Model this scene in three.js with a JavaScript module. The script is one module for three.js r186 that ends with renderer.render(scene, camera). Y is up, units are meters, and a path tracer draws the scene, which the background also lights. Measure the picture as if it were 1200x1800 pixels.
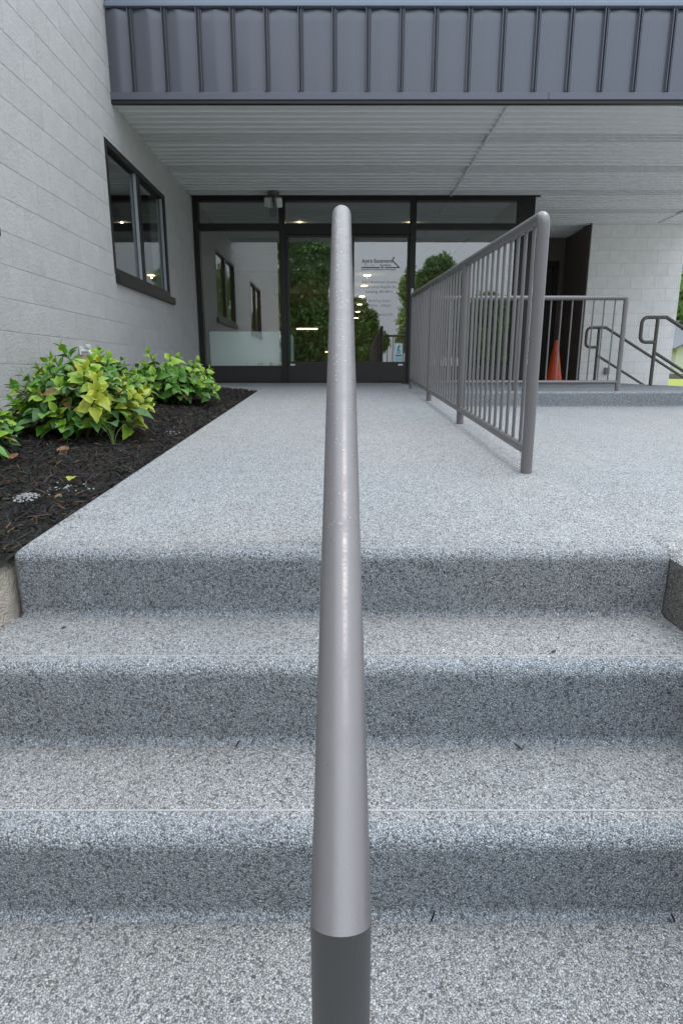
import * as THREE from 'three';
import { mergeGeometries, mergeVertices } from 'three/addons/utils/BufferGeometryUtils.js';
import { RoundedBoxGeometry } from 'three/addons/geometries/RoundedBoxGeometry.js';
import { ImprovedNoise } from 'three/addons/math/ImprovedNoise.js';

// ------------------------------------------------------------------ camera, sky, sun, exposure
// Origin at the eye; a depth Z in front of the eye is three's z = -Z.
const scene = new THREE.Scene();
const camera = new THREE.PerspectiveCamera(2 * Math.atan(900 / 993) * 180 / Math.PI, 682 / 1024, 0.05, 600);
camera.rotation.x = -12.492 * Math.PI / 180;
camera.setViewOffset(1200, 1800, 1, 30, 1200, 1800);
scene.add(camera);
const renderer = new THREE.WebGLRenderer({ antialias: true });
renderer.toneMapping = THREE.LinearToneMapping;
renderer.toneMappingExposure = 1.0;
renderer.shadowMap.enabled = true;
const noise = new ImprovedNoise();
const fbm = (x, y, z, o = 4) => { let s = 0, a = 1, n = 0; for (let i = 0; i < o; i++) { s += a * noise.noise(x, y, z); n += a; a *= 0.5; x *= 2.03; y *= 2.03; z *= 2.03; } return s / n; };
{
  const w = 512, h = 256, d = new Float32Array(w * h * 4);
  for (let j = 0; j < h; j++) for (let i = 0; i < w; i++) {
    const el = ((j + 0.5) / h - 0.5) * Math.PI, az = (i + 0.5) / w * 2 * Math.PI;
    const x = Math.cos(el) * Math.cos(az), y = Math.sin(el), z = Math.cos(el) * Math.sin(az);
    const g = 0.54 + 1.1 * Math.max(0, y);                                       // overcast: brighter overhead
    const c = 1 + 0.24 * fbm(x * 1.6 + 3, y * 4.2, z * 1.6, 5);
    const L = 1.6 * g * c, k = (j * w + i) * 4;
    d[k] = L * 0.91; d[k + 1] = L * 0.985; d[k + 2] = L * 1.075; d[k + 3] = 1;
  }
  const sky = new THREE.DataTexture(d, w, h, THREE.RGBAFormat, THREE.FloatType);
  sky.mapping = THREE.EquirectangularReflectionMapping; sky.magFilter = THREE.LinearFilter; sky.needsUpdate = true;
  scene.background = sky; scene.environment = sky;
}
const sun = new THREE.DirectionalLight(new THREE.Color(1, 0.965, 0.92), 1.0);
sun.position.set(9, 30, -3); sun.castShadow = true; sun.shadow.radius = 34;
sun.shadow.mapSize.set(2048, 2048);
Object.assign(sun.shadow.camera, { left: -30, right: 30, top: 30, bottom: -30, near: 1, far: 120 });
scene.add(sun, sun.target);

// ------------------------------------------------------------------ helpers
function rng(seed) { let a = seed >>> 0; return () => { a = (a + 0x6D2B79F5) | 0; let t = Math.imul(a ^ (a >>> 15), 1 | a); t = (t + Math.imul(t ^ (t >>> 7), 61 | t)) ^ t; return ((t ^ (t >>> 14)) >>> 0) / 4294967296; }; }
const V = (x, y, Z) => new THREE.Vector3(x, y, -Z);
const used = {};
function numbered(n) { const k = used[n] = (used[n] ?? -1) + 1; return k ? `${n}_${String(k).padStart(3, '0')}` : n; }
function finish(o) { o.castShadow = true; o.receiveShadow = true; return o; }
function part(name, geo, mat, parent) { const m = finish(new THREE.Mesh(geo, mat)); m.name = name; parent.add(m); return m; }
function tag(o, label, category, group) { o.userData = { ...o.userData, label, category }; if (group) o.userData.group = group; return o; }
function thing(name, label, category, p = [0, 0, 0], group) { const g = new THREE.Group(); g.name = numbered(name); g.position.set(p[0], p[1], -p[2]); scene.add(g); return tag(g, label, category, group); }
function solo(name, geo, mat, label, category, group) { const m = part(numbered(name), geo, mat, scene); return tag(m, label, category, group); }
function struct(name, geo, mat) { const m = part(numbered(name), geo, mat, scene); m.userData.kind = 'structure'; return m; }
function clean(g) { let o = g.index ? g.toNonIndexed() : g; for (const k of Object.keys(o.attributes)) if (!['position', 'normal', 'uv'].includes(k)) o.deleteAttribute(k); return o; }
const merge = (list) => mergeGeometries(list.map(clean));
// uv in metres by the face's main direction
function metreUV(g0) {
  const g = clean(g0), p = g.attributes.position, n = g.attributes.normal, uv = new Float32Array(p.count * 2);
  for (let i = 0; i < p.count; i += 3) {
    let ax = 0, ay = 0, az = 0;
    for (let k = 0; k < 3; k++) { ax += Math.abs(n.getX(i + k)); ay += Math.abs(n.getY(i + k)); az += Math.abs(n.getZ(i + k)); }
    for (let k = 0; k < 3; k++) {
      const x = p.getX(i + k), y = p.getY(i + k), z = p.getZ(i + k);
      const [u, v] = ay >= ax && ay >= az ? [x, z] : ax >= az ? [z, y] : [x, y];
      uv[(i + k) * 2] = u; uv[(i + k) * 2 + 1] = v;
    }
  }
  g.setAttribute('uv', new THREE.BufferAttribute(uv, 2));
  return g;
}
// box between two corners, Z is depth in front of the eye; b = edge rounding
function box(x0, x1, y0, y1, Z0, Z1, b = 0) {
  const w = x1 - x0, h = y1 - y0, d = Z1 - Z0;
  const g = b ? new RoundedBoxGeometry(w, h, d, 1, Math.min(b, w / 2.01, h / 2.01, d / 2.01)) : new THREE.BoxGeometry(w, h, d);
  g.translate((x0 + x1) / 2, (y0 + y1) / 2, -(Z0 + Z1) / 2);
  return metreUV(g);
}
function tube(points, r, seg = 16, corner = 0) {
  const path = new THREE.CurvePath(); let at = points[0];
  for (let i = 1; i < points.length; i++) {
    const b = points[i];
    if (i < points.length - 1 && corner) {
      const c = points[i + 1], a1 = b.clone().lerp(at, Math.min(0.5, corner / b.distanceTo(at))), a2 = b.clone().lerp(c, Math.min(0.5, corner / b.distanceTo(c)));
      path.add(new THREE.LineCurve3(at, a1)); path.add(new THREE.QuadraticBezierCurve3(a1, b, a2)); at = a2;
    } else { path.add(new THREE.LineCurve3(at, b)); at = b; }
  }
  const pts = [];
  for (const c of path.curves) { const k = c.isLineCurve3 ? 2 : 10; for (let i = pts.length ? 1 : 0; i <= k; i++) pts.push(c.getPoint(i / k)); }
  const pos = [], nor = [], uv = [], idx = []; let s = 0, nx = null;
  for (let i = 0; i < pts.length; i++) {
    const t = (i === 0 ? pts[1].clone().sub(pts[0]) : i === pts.length - 1 ? pts[i].clone().sub(pts[i - 1]) : pts[i + 1].clone().sub(pts[i]).normalize().add(pts[i].clone().sub(pts[i - 1]).normalize())).normalize();
    if (!nx) { nx = Math.abs(t.x) < 0.8 ? new THREE.Vector3(1, 0, 0) : new THREE.Vector3(0, 1, 0); }
    nx = nx.clone().addScaledVector(t, -nx.dot(t)).normalize();
    const ny = new THREE.Vector3().crossVectors(t, nx);
    if (i) s += pts[i].distanceTo(pts[i - 1]);
    for (let k = 0; k <= seg; k++) {
      const a = k / seg * 2 * Math.PI, n = nx.clone().multiplyScalar(Math.cos(a)).addScaledVector(ny, Math.sin(a));
      pos.push(pts[i].x + n.x * r, pts[i].y + n.y * r, pts[i].z + n.z * r); nor.push(n.x, n.y, n.z); uv.push(k / seg * 2 * Math.PI * r, s);
    }
  }
  for (let i = 0; i < pts.length - 1; i++) for (let k = 0; k < seg; k++) { const a = i * (seg + 1) + k, b = a + seg + 1; idx.push(a, a + 1, b, b, a + 1, b + 1); }
  const g = new THREE.BufferGeometry();
  g.setAttribute('position', new THREE.Float32BufferAttribute(pos, 3)); g.setAttribute('normal', new THREE.Float32BufferAttribute(nor, 3)); g.setAttribute('uv', new THREE.Float32BufferAttribute(uv, 2)); g.setIndex(idx);
  return g.toNonIndexed();
}
function pipe(a, b, r, seg, ma, mb) { // straight pipe whose ends are cut by the planes with normals ma, mb
  const t = b.clone().sub(a).normalize(), nx = new THREE.Vector3(1, 0, 0).addScaledVector(t, -t.x).normalize(), ny = new THREE.Vector3().crossVectors(t, nx), pos = [], nor = [], uv = [], idx = [], L = a.distanceTo(b);
  for (let i = 0; i < 2; i++) for (let k = 0; k <= seg; k++) {
    const q = k / seg * 2 * Math.PI, n = nx.clone().multiplyScalar(Math.cos(q)).addScaledVector(ny, Math.sin(q)), m = i ? mb : ma, p = (i ? b : a).clone().addScaledVector(n, r);
    if (m) p.addScaledVector(t, -n.dot(m) * r / t.dot(m));
    pos.push(p.x, p.y, p.z); nor.push(n.x, n.y, n.z); uv.push(q * r, i * L);
  }
  for (let k = 0; k < seg; k++) { const c = k + seg + 1; idx.push(k, k + 1, c, c, k + 1, c + 1); }
  const g = new THREE.BufferGeometry();
  g.setAttribute('position', new THREE.Float32BufferAttribute(pos, 3)); g.setAttribute('normal', new THREE.Float32BufferAttribute(nor, 3)); g.setAttribute('uv', new THREE.Float32BufferAttribute(uv, 2)); g.setIndex(idx);
  return g.toNonIndexed();
}
const ball = (p, r) => { const g = new THREE.SphereGeometry(r, 16, 10); g.translate(p.x, p.y, p.z); return g; };
function dataTex(w, h, fn, srgb) {
  const d = new Uint8Array(w * h * 4), c = [0, 0, 0];
  for (let j = 0; j < h; j++) for (let i = 0; i < w; i++) { fn(i, j, c); const k = (j * w + i) * 4; d[k] = c[0]; d[k + 1] = c[1]; d[k + 2] = c[2]; d[k + 3] = 255; }
  const t = new THREE.DataTexture(d, w, h, THREE.RGBAFormat, THREE.UnsignedByteType);
  t.wrapS = t.wrapT = THREE.RepeatWrapping; t.magFilter = THREE.LinearFilter; t.minFilter = THREE.LinearMipmapLinearFilter; t.generateMipmaps = true; t.anisotropy = 8;
  if (srgb) t.colorSpace = THREE.SRGBColorSpace; t.needsUpdate = true;
  return t;
}
const enc = (v) => 255 * Math.max(0, Math.min(1, v <= 0.0031308 ? v * 12.92 : 1.055 * Math.pow(v, 1 / 2.4) - 0.055));
const lin = (r, g, b) => new THREE.Color().setRGB(r, g, b);
function std(o) { return new THREE.MeshStandardMaterial(o); }

// ------------------------------------------------------------------ materials
// bonded stone chippings: cells of 5-7 mm with dark resin gaps
const STONE = 2.56;
let stoneMap, stoneBump;
{
  const W = 2048, N = 610, cs = W / N, r = rng(11);
  const px = new Float32Array(N * N), py = new Float32Array(N * N), tone = new Float32Array(N * N), tint = new Float32Array(N * N), hh = new Float32Array(N * N), rad = new Float32Array(N * N);
  for (let k = 0; k < N * N; k++) { px[k] = (k % N + 1.1 * r() - 0.05) * cs; py[k] = (Math.floor(k / N) + 1.1 * r() - 0.05) * cs; const t = r(); tone[k] = t < 0.14 ? 0.18 + 0.1 * r() : t < 0.74 ? 0.36 + 0.12 * r() : 0.46 + 0.11 * r(); tint[k] = r() - 0.5; rad[k] = cs * 0.55 * r() * r(); tone[k] *= 1 + 0.16 * noise.noise((k % N) * 0.31, Math.floor(k / N) * 0.31, 4) + 0.08 * noise.noise((k % N) * 0.06, Math.floor(k / N) * 0.06, 9); hh[k] = 0.45 + 0.55 * r(); }
  const col = new Uint8Array(W * W * 4), bmp = new Uint8Array(W * W * 4);
  for (let j = 0; j < W; j++) for (let i = 0; i < W; i++) {
    const ci = Math.floor(i / cs), cj = Math.floor(j / cs); let f1 = 1e9, f2 = 1e9, best = 0;
    for (let b = -2; b <= 2; b++) for (let a = -2; a <= 2; a++) {
      const gi = (ci + a + N) % N, gj = (cj + b + N) % N, k = gj * N + gi;
      let dx = Math.abs(px[k] - i - 0.5), dy = Math.abs(py[k] - j - 0.5); if (dx > W / 2) dx = W - dx; if (dy > W / 2) dy = W - dy;
      const d = Math.sqrt(dx * dx + dy * dy) - rad[k]; if (d < f1) { f2 = f1; f1 = d; best = k; } else if (d < f2) f2 = d;
    }
    const e = (f2 - f1) / cs, gap = Math.min(1, Math.max(0, (e - 0.03) / 0.26));
    const v = tone[best] * (0.16 + 0.84 * gap), o = (j * W + i) * 4, t = tint[best];
    col[o] = enc(v * (0.965 + 0.07 * t)); col[o + 1] = enc(v * 1.0); col[o + 2] = enc(v * (1.045 - 0.09 * t)); col[o + 3] = 255;
    const hgt = 255 * hh[best] * Math.sqrt(Math.min(1, Math.max(0, e * 1.5))); bmp[o] = bmp[o + 1] = bmp[o + 2] = hgt; bmp[o + 3] = 255;
  }
  const mk = (d, s) => { const t = new THREE.DataTexture(d, W, W, THREE.RGBAFormat, THREE.UnsignedByteType); t.wrapS = t.wrapT = THREE.RepeatWrapping; t.magFilter = THREE.LinearFilter; t.minFilter = THREE.LinearMipmapLinearFilter; t.generateMipmaps = true; t.repeat.set(1 / STONE, 1 / STONE); if (s) t.colorSpace = THREE.SRGBColorSpace; t.needsUpdate = true; return t; };
  stoneMap = mk(col, true); stoneBump = mk(bmp, false);
}
const stoneMat = (k, r = 0.72) => std({ color: lin(k[0], k[1], k[2]), map: stoneMap, bumpMap: stoneBump, bumpScale: 0.0042, roughness: r, vertexColors: true });
const M = {};
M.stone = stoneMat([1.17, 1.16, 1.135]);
M.stoneCool = stoneMat([0.92, 0.95, 0.975]);  // riser tint: blue skylight and shade put into the stone colour
M.stoneEdgeLit = stoneMat([1.04, 1.04, 1.035]);  // nosing tint: stronger light on the step edges put into the colour
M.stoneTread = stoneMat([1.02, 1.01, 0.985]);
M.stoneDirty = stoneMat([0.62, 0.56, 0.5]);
const paintBump = dataTex(1024, 1024, (i, j, c) => { const x = i / 1024 * 24, y = j / 1024 * 24; let v = 0.55 + 0.3 * noise.noise(x * 2, y * 2, 3.3) + 0.28 * noise.noise(x * 7, y * 7, 9.1) + 0.2 * noise.noise(x * 17, y * 17, 1.7); const p = noise.noise(x * 4.1, y * 4.1, 7.7); if (p > 0.52) v -= (p - 0.52) * 3; c[0] = c[1] = c[2] = 255 * Math.max(0, Math.min(1, v)); });
const paintMap = dataTex(512, 512, (i, j, c) => { const x = i / 512 * 8, y = j / 512 * 8; const v = 0.94 + 0.07 * noise.noise(x, y, 4) + 0.06 * noise.noise(x * 5, y * 5, 8) + 0.03 * noise.noise(x * 23, y * 23, 2); c[0] = c[1] = c[2] = enc(Math.min(1, v)); }, true);
M.wallPaint = std({ color: lin(0.525, 0.52, 0.525), map: paintMap, bumpMap: paintBump, bumpScale: 0.004, roughness: 0.62 });
M.wallMortar = std({ color: lin(0.52, 0.515, 0.52), map: paintMap, bumpMap: paintBump, bumpScale: 0.004, roughness: 0.7 });
M.whitePaint = std({ color: lin(0.86, 0.855, 0.85), map: paintMap, bumpMap: paintBump, bumpScale: 0.003, roughness: 0.6 });
M.whiteMortar = std({ color: lin(0.66, 0.66, 0.65), map: paintMap, roughness: 0.7 });  // thin joint shadow put into the darker mortar colour
M.brownPaint = std({ color: lin(0.18, 0.155, 0.135), map: paintMap, bumpMap: paintBump, bumpScale: 0.003, roughness: 0.6 });
M.bronze = std({ color: lin(0.017, 0.0155, 0.015), roughness: 0.42, metalness: 0.1 });
M.bronzeSoft = std({ color: lin(0.03, 0.027, 0.026), roughness: 0.5 });
M.sash = std({ color: lin(0.3, 0.33, 0.36), roughness: 0.4 });
M.fascia = new THREE.MeshPhysicalMaterial({ color: lin(0.125, 0.134, 0.162), roughness: 0.32, metalness: 0.3 });
M.fasciaTrim = new THREE.MeshPhysicalMaterial({ color: lin(0.13, 0.14, 0.175), roughness: 0.4, metalness: 0.25 });
M.soffit = std({ color: lin(0.72, 0.73, 0.725), roughness: 0.42 });
M.vent = std({ color: lin(0.08, 0.082, 0.08), roughness: 0.6 });
const grime = dataTex(512, 512, (i, j, c) => { const x = i / 512 * 10, y = j / 512 * 10; c[0] = c[1] = c[2] = 255 * Math.max(0, Math.min(1, 0.62 + 0.22 * noise.noise(x, y, 5) + 0.2 * noise.noise(x * 6, y * 6, 2))); });
const railBump = dataTex(512, 512, (i, j, c) => { const x = i / 512 * 16, y = j / 512 * 16; c[0] = c[1] = c[2] = 255 * (0.5 + 0.3 * noise.noise(x, y, 1) + 0.2 * noise.noise(x * 6, y * 6, 6)); });
railBump.repeat.set(6, 6); grime.repeat.set(4, 4);
M.rail = new THREE.MeshPhysicalMaterial({ color: lin(0.195, 0.185, 0.19), roughness: 0.62, roughnessMap: grime, bumpMap: railBump, bumpScale: 0.00012, metalness: 0.3 });
M.pipe = std({ color: lin(0.105, 0.098, 0.088), roughness: 0.45, metalness: 0.2 });
M.glass = new THREE.MeshPhysicalMaterial({ color: lin(0.93, 0.965, 0.955), roughness: 0, transmission: 1, thickness: 0, ior: 2.35 });
M.water = new THREE.MeshPhysicalMaterial({ color: 0xffffff, roughness: 0.02, transmission: 1, thickness: 0, ior: 1.5 });
M.concrete = std({ color: lin(0.4, 0.37, 0.32), map: paintMap, bumpMap: paintBump, bumpScale: 0.006, roughness: 0.85 });
M.mulch = std({ color: lin(0.012, 0.0105, 0.0095), roughness: 0.95 });
M.whiteLabel = std({ color: lin(0.8, 0.8, 0.78), roughness: 0.5 });


// ------------------------------------------------------------------ ground
const GY = -1.1;
{
  const g = new THREE.PlaneGeometry(500, 500, 60, 60); g.rotateX(-Math.PI / 2); g.translate(0, GY - 0.012, -20);
  const p = g.attributes.position, c = new Float32Array(p.count * 3);
  for (let i = 0; i < p.count; i++) { const k = 1 + 0.25 * noise.noise(p.getX(i) * 0.05, p.getZ(i) * 0.05, 2); c.set([k, k, k], i * 3); }
  g.setAttribute('color', new THREE.BufferAttribute(c, 3));
  const uv = g.attributes.uv; for (let i = 0; i < p.count; i++) uv.setXY(i, p.getX(i) / 3, p.getZ(i) / 3);
  const grassMap = dataTex(512, 512, (i, j, k) => { const x = i / 512 * 8, y = j / 512 * 8, v = 0.85 + 0.3 * noise.noise(x * 3, y * 3, 1) + 0.35 * noise.noise(x * 13, y * 13, 5); k[0] = enc(0.30 * v); k[1] = enc(0.34 * v); k[2] = enc(0.045 * v); }, true);
  struct('lawn', g, std({ map: grassMap, vertexColors: true, roughness: 0.95 }));
  const asphaltMap = dataTex(512, 512, (i, j, k) => { const x = i / 512 * 12, y = j / 512 * 12, v = 0.075 + 0.02 * noise.noise(x, y, 1) + 0.035 * noise.noise(x * 9, y * 9, 4); k[0] = enc(v); k[1] = enc(v * 1.01); k[2] = enc(v * 1.03); }, true);
  const a = new THREE.PlaneGeometry(60, 19); a.rotateX(-Math.PI / 2); a.translate(0, GY - 0.006, 12.6); const au = a.attributes.uv, ap = a.attributes.position;
  for (let i = 0; i < 4; i++) au.setXY(i, ap.getX(i) / 2, ap.getZ(i) / 2);
  const dMap = dataTex(512, 512, (i, j, k) => { const x = i / 512 * 12, y = j / 512 * 12, v = 0.42 + 0.05 * noise.noise(x, y, 3) + 0.05 * noise.noise(x * 9, y * 9, 6); k[0] = enc(v); k[1] = enc(v * 0.99); k[2] = enc(v * 0.96); }, true);
  const dv = new THREE.PlaneGeometry(26, 32); dv.rotateX(-Math.PI / 2); dv.translate(17.4, GY - 0.003, -13); const du = dv.attributes.uv, dp = dv.attributes.position;
  for (let i = 0; i < 4; i++) du.setXY(i, dp.getX(i) / 3, dp.getZ(i) / 3);
  struct('driveway', dv, std({ map: dMap, roughness: 0.9 }));
  struct('parking_lot', a, std({ map: asphaltMap, roughness: 0.9 }));
}

// ------------------------------------------------------------------ steps, ramp, slabs
const rampY = (Z) => Z < 6.15 ? -0.555 + 0.0569 * Z : -0.2051 + (Z - 6.15) * 0.005;
const N1 = { Z: 1.438, Y: rampY(1.438) }, N2 = { Z: 1.172, Y: -0.658 }, N3 = { Z: 0.898, Y: -0.859 }, Y4 = -1.044;
// path of [Z, Y] swept along x; edge rounding drops along the path's normal at both ends
function sweep(path, xs, mat, name, parent, seed = 1, wob = 0.0014, drops = null) {
  const P = path.length, X = xs.length, pos = [], uv = [], col = [], idx = []; let s = 0;
  for (let i = 0; i < P; i++) {
    const a = path[Math.max(0, i - 1)], b = path[Math.min(P - 1, i + 1)], tz = b[0] - a[0], ty = b[1] - a[1], l = Math.hypot(tz, ty) || 1, nZ = -ty / l, nY = tz / l;
    if (i) s += Math.hypot(path[i][0] - path[i - 1][0], path[i][1] - path[i - 1][1]);
    for (let k = 0; k < X; k++) {
      const x = xs[k], q = 0.0016 * (0.22 + 0.78 * Math.min(1, Math.abs(nZ) * 1.3)), w = q * noise.noise(x * 38, path[i][1] * 40, path[i][0] * 38) + q * 1.5 * noise.noise(x * 7, path[i][1] * 9, path[i][0] * 7) - (drops ? (typeof drops === 'function' ? drops(k, path[i][0]) : drops[k]) : 0);
      const Z = path[i][0] + nZ * w, Y = path[i][1] + nY * w;
      pos.push(x, Y, -Z); uv.push(x, s + seed * 0.37);
      const m = 1 + 0.1 * fbm(x * 1.3 + seed, Y * 2.5, Z * 1.1, 3) + 0.03 * noise.noise(x * 11, Y * 12, Z * 11), warm = 0.05 * fbm(x * 0.9 + 7, Z * 0.7, seed, 2);
      col.push(m * (1 + warm), m, m * (1 - warm));
    }
  }
  for (let i = 0; i < P - 1; i++) for (let k = 0; k < X - 1; k++) { const a = i * X + k, b = a + X; idx.push(a, b, a + 1, b, b + 1, a + 1); }
  const g = new THREE.BufferGeometry();
  g.setAttribute('position', new THREE.Float32BufferAttribute(pos, 3)); g.setAttribute('uv', new THREE.Float32BufferAttribute(uv, 2)); g.setAttribute('color', new THREE.Float32BufferAttribute(col, 3)); g.setIndex(idx); g.computeVertexNormals();
  if (g.attributes.normal.getY(idx[idx.length - 1]) < -0.2) { for (let i = 0; i < idx.length; i += 3) { const t = idx[i]; idx[i] = idx[i + 1]; idx[i + 1] = t; } g.setIndex(idx); g.computeVertexNormals(); }
  return parent ? part(name, g, mat, parent) : struct(name, g, mat);
}
const lineP = (a, b, n, from = 0) => Array.from({ length: n + 1 - from }, (_, i) => { const t = (i + from) / n; return [a[0] + (b[0] - a[0]) * t, a[1] + (b[1] - a[1]) * t]; });
// riser from its foot up, round the nosing, a little way back on the tread
function riserPath(foot, nose, R, lip) {
  const top = nose.Y, z = nose.Z, p = [];
  for (let i = 0; i <= 5; i++) { const a = i / 5 * Math.PI / 2; p.push([z + 0.004 - 0.014 * Math.cos(a) * 1 + 0.014 * 0 - 0.0 + 0.014 * (1 - 1), foot + 0.014 * (1 - Math.cos(a)) * 1]); }
  p.length = 0;
  for (let i = 0; i <= 4; i++) { const a = i / 4 * Math.PI / 2; p.push([z + 0.006 - 0.016 * (1 - Math.sin(a)), foot + 0.016 * (1 - Math.cos(a))]); }
  p.push(...lineP([z + 0.006, foot + 0.02], [z, top - R - 0.002], 6));
  for (let i = 1; i <= 9; i++) { const a = i / 9 * Math.PI / 2; p.push([z + R * (1 - Math.cos(a)), top - R + R * Math.sin(a)]); }
  return p;
}
const xsN = (a, b, n) => Array.from({ length: n + 1 }, (_, i) => a + (b - a) * i / n);
{
  const steps = new THREE.Group(); steps.name = 'entrance_steps'; steps.userData.kind = 'structure'; scene.add(steps);
  const XL = -0.885, XR = 0.878;
  const lvl = [[N1, N2.Y, 0.03], [N2, N3.Y, 0.032], [N3, Y4, 0.034]];
  lvl.forEach(([n, foot, R], i) => {
    const wide = i === 0 ? [XL, XR] : [XL, XR + 0.002];
    const xs = [...Array.from({ length: 7 }, (_, i) => wide[0] + i * 0.005), ...xsN(wide[0] + 0.035, wide[1], 110)], dr = xs.map((x) => { const e = Math.min(x - wide[0], i === 0 ? 9 : 9); return e < 0.028 ? 0.028 - Math.sqrt(Math.max(0, 0.028 ** 2 - (0.028 - e) ** 2)) : 0; });
    if (i === 0) { xs.unshift(XL + 0.0005); dr.unshift(0.16); }
    const p = riserPath(foot, n, R, 0);
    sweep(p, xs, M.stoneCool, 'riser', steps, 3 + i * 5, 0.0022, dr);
    const edgeTone = [0, 0.44, 0.54][i], strip = [0.05, 0.014, 0.031][i];
    if (i > 0) {
      const back = lvl[i - 1][0].Z - 0.0095;
      sweep(lineP([n.Z + R, n.Y], [n.Z + R + strip, n.Y], 5), xsN(XL, XR, 90), M.stoneEdgeLit, 'nosing', steps, 21 + i * 3, 0.0016);
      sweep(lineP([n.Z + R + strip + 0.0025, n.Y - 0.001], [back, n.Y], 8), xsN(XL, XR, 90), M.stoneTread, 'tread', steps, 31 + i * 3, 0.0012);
      part('edge_strip', box(XL, XR, n.Y - 0.006, n.Y + (i === 1 ? 0.0004 : 0.0018), n.Z + R + strip, n.Z + R + strip + (i === 1 ? 0.0016 : 0.002)), std({ color: lin(edgeTone, edgeTone, edgeTone), roughness: 0.4 }), steps);
    } else {
      const x2 = [XL + 0.0005, ...xs.slice(1)], d2 = [0.16, ...dr.slice(1)];
      sweep(lineP([n.Z + R, n.Y], [n.Z + R + strip, rampY(n.Z + R + strip)], 5), x2, M.stoneEdgeLit, 'nosing', steps, 25, 0.0016, d2);
    }
  });
}
const Rs = N1.Z + 0.08;
{
  const p = [...lineP([Rs, rampY(Rs)], [6.15, rampY(6.15)], 40), ...lineP([6.15, rampY(6.15)], [8.78, rampY(8.78)], 8, 1)];
  const xs = [-0.8845, ...Array.from({ length: 7 }, (_, i) => -0.885 + i * 0.005), ...xsN(-0.85, 0.882, 60)], base = xs.map((x, k) => { if (k === 0) return 0.3; const e = x + 0.885; return e < 0.028 ? 0.028 - Math.sqrt(Math.max(0, 0.028 ** 2 - (0.028 - e) ** 2)) : 0; });
  xs.splice(xs.length - 1, 0, 0.8815); base.splice(base.length - 1, 0, 0); xs.push(0.8822); base.push(0.3);
  const last = xs.length - 1; sweep(p, xs, M.stone, 'ramp', null, 2, 0.0008, (k, Z) => Z > 6.27 && k > 0 && k < last ? 0 : base[k]);
}
// right-hand slab, nearly level, meets the ramp at the head of the steps
const slabY = (Z) => Z < 2.3 ? rampY(Z) - 0.0005 : rampY(2.3) - 0.0005 + (Z - 2.3) * 0.0232;
{
  const p = [...lineP([-0.6, -0.5], [1.4, slabY(1.4)], 20), ...lineP([1.4, slabY(1.4)], [2.3, slabY(2.3)], 10, 1), ...lineP([2.3, slabY(2.3)], [5.5, slabY(5.5)], 24, 1)];
  const xs = [0.8822, 0.8824, 0.883, 0.889, 0.895, 0.902, 0.912, ...xsN(0.93, 9, 90)], d = xs.map((x, k) => k === 0 ? 0.62 : 0);
  sweep(p, xs, M.stone, 'side_slab', null, 9, 0.0012, (k, Z) => k === 0 ? 0.62 : xs[k] < 0.912 && Z < 1.5 ? 0.02 * (1 - (xs[k] - 0.884) / 0.028) ** 2 : 0);
  // cheek face beside the steps
  const cheek = new THREE.PlaneGeometry(2.04, 0.6, 60, 20); cheek.rotateY(-Math.PI / 2); cheek.translate(0.8806, -0.795, -0.42);
  const cp = cheek.attributes.position, cc = [], cu = cheek.attributes.uv;
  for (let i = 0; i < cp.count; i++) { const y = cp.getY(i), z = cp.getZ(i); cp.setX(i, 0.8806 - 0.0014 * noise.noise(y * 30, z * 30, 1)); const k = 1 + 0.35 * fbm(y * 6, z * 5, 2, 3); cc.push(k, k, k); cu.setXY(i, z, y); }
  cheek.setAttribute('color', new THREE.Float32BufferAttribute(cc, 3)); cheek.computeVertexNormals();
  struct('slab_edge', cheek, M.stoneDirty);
  // stoop with its front step
  const st = riserPath(slabY(5.5), { Z: 5.5, Y: -0.205 }, 0.02, 0);
  sweep([...st, ...lineP([5.52, -0.205], [10.19, -0.205], 14, 1)], [0.8825, ...xsN(0.883, 4.35, 50), 4.3505], M.stoneCool, 'stoop', null, 6, 0.0012, [0.25, ...Array(51).fill(0), 0.8]);
  // landing in front of the left pane
  sweep([[6.285, -0.32], [6.287, -0.235], ...lineP([6.29, -0.2045], [8.78, rampY(8.78)], 8)], xsN(-2.105, -0.886, 20), M.stone, 'landing', null, 14, 0.0008);
  // pad at the foot of the steps
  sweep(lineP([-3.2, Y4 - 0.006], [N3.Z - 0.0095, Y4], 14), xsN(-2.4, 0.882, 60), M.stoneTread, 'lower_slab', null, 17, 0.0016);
  // steps down to the lawn at the stoop's right end
  const g = new THREE.Group(); g.name = 'side_steps'; g.userData.kind = 'structure'; scene.add(g);
  for (let i = 0; i < 5; i++) { const b = box(4.352 + i * 0.29, 4.642 + i * 0.29, GY, -0.205 - 0.17 * (i + 1), 7.4, 10.19, 0.01); b.setAttribute('color', new THREE.Float32BufferAttribute(new Float32Array(b.attributes.position.count * 3).fill(1), 3)); part('step', b, M.stoneCool, g); }
}

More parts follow.
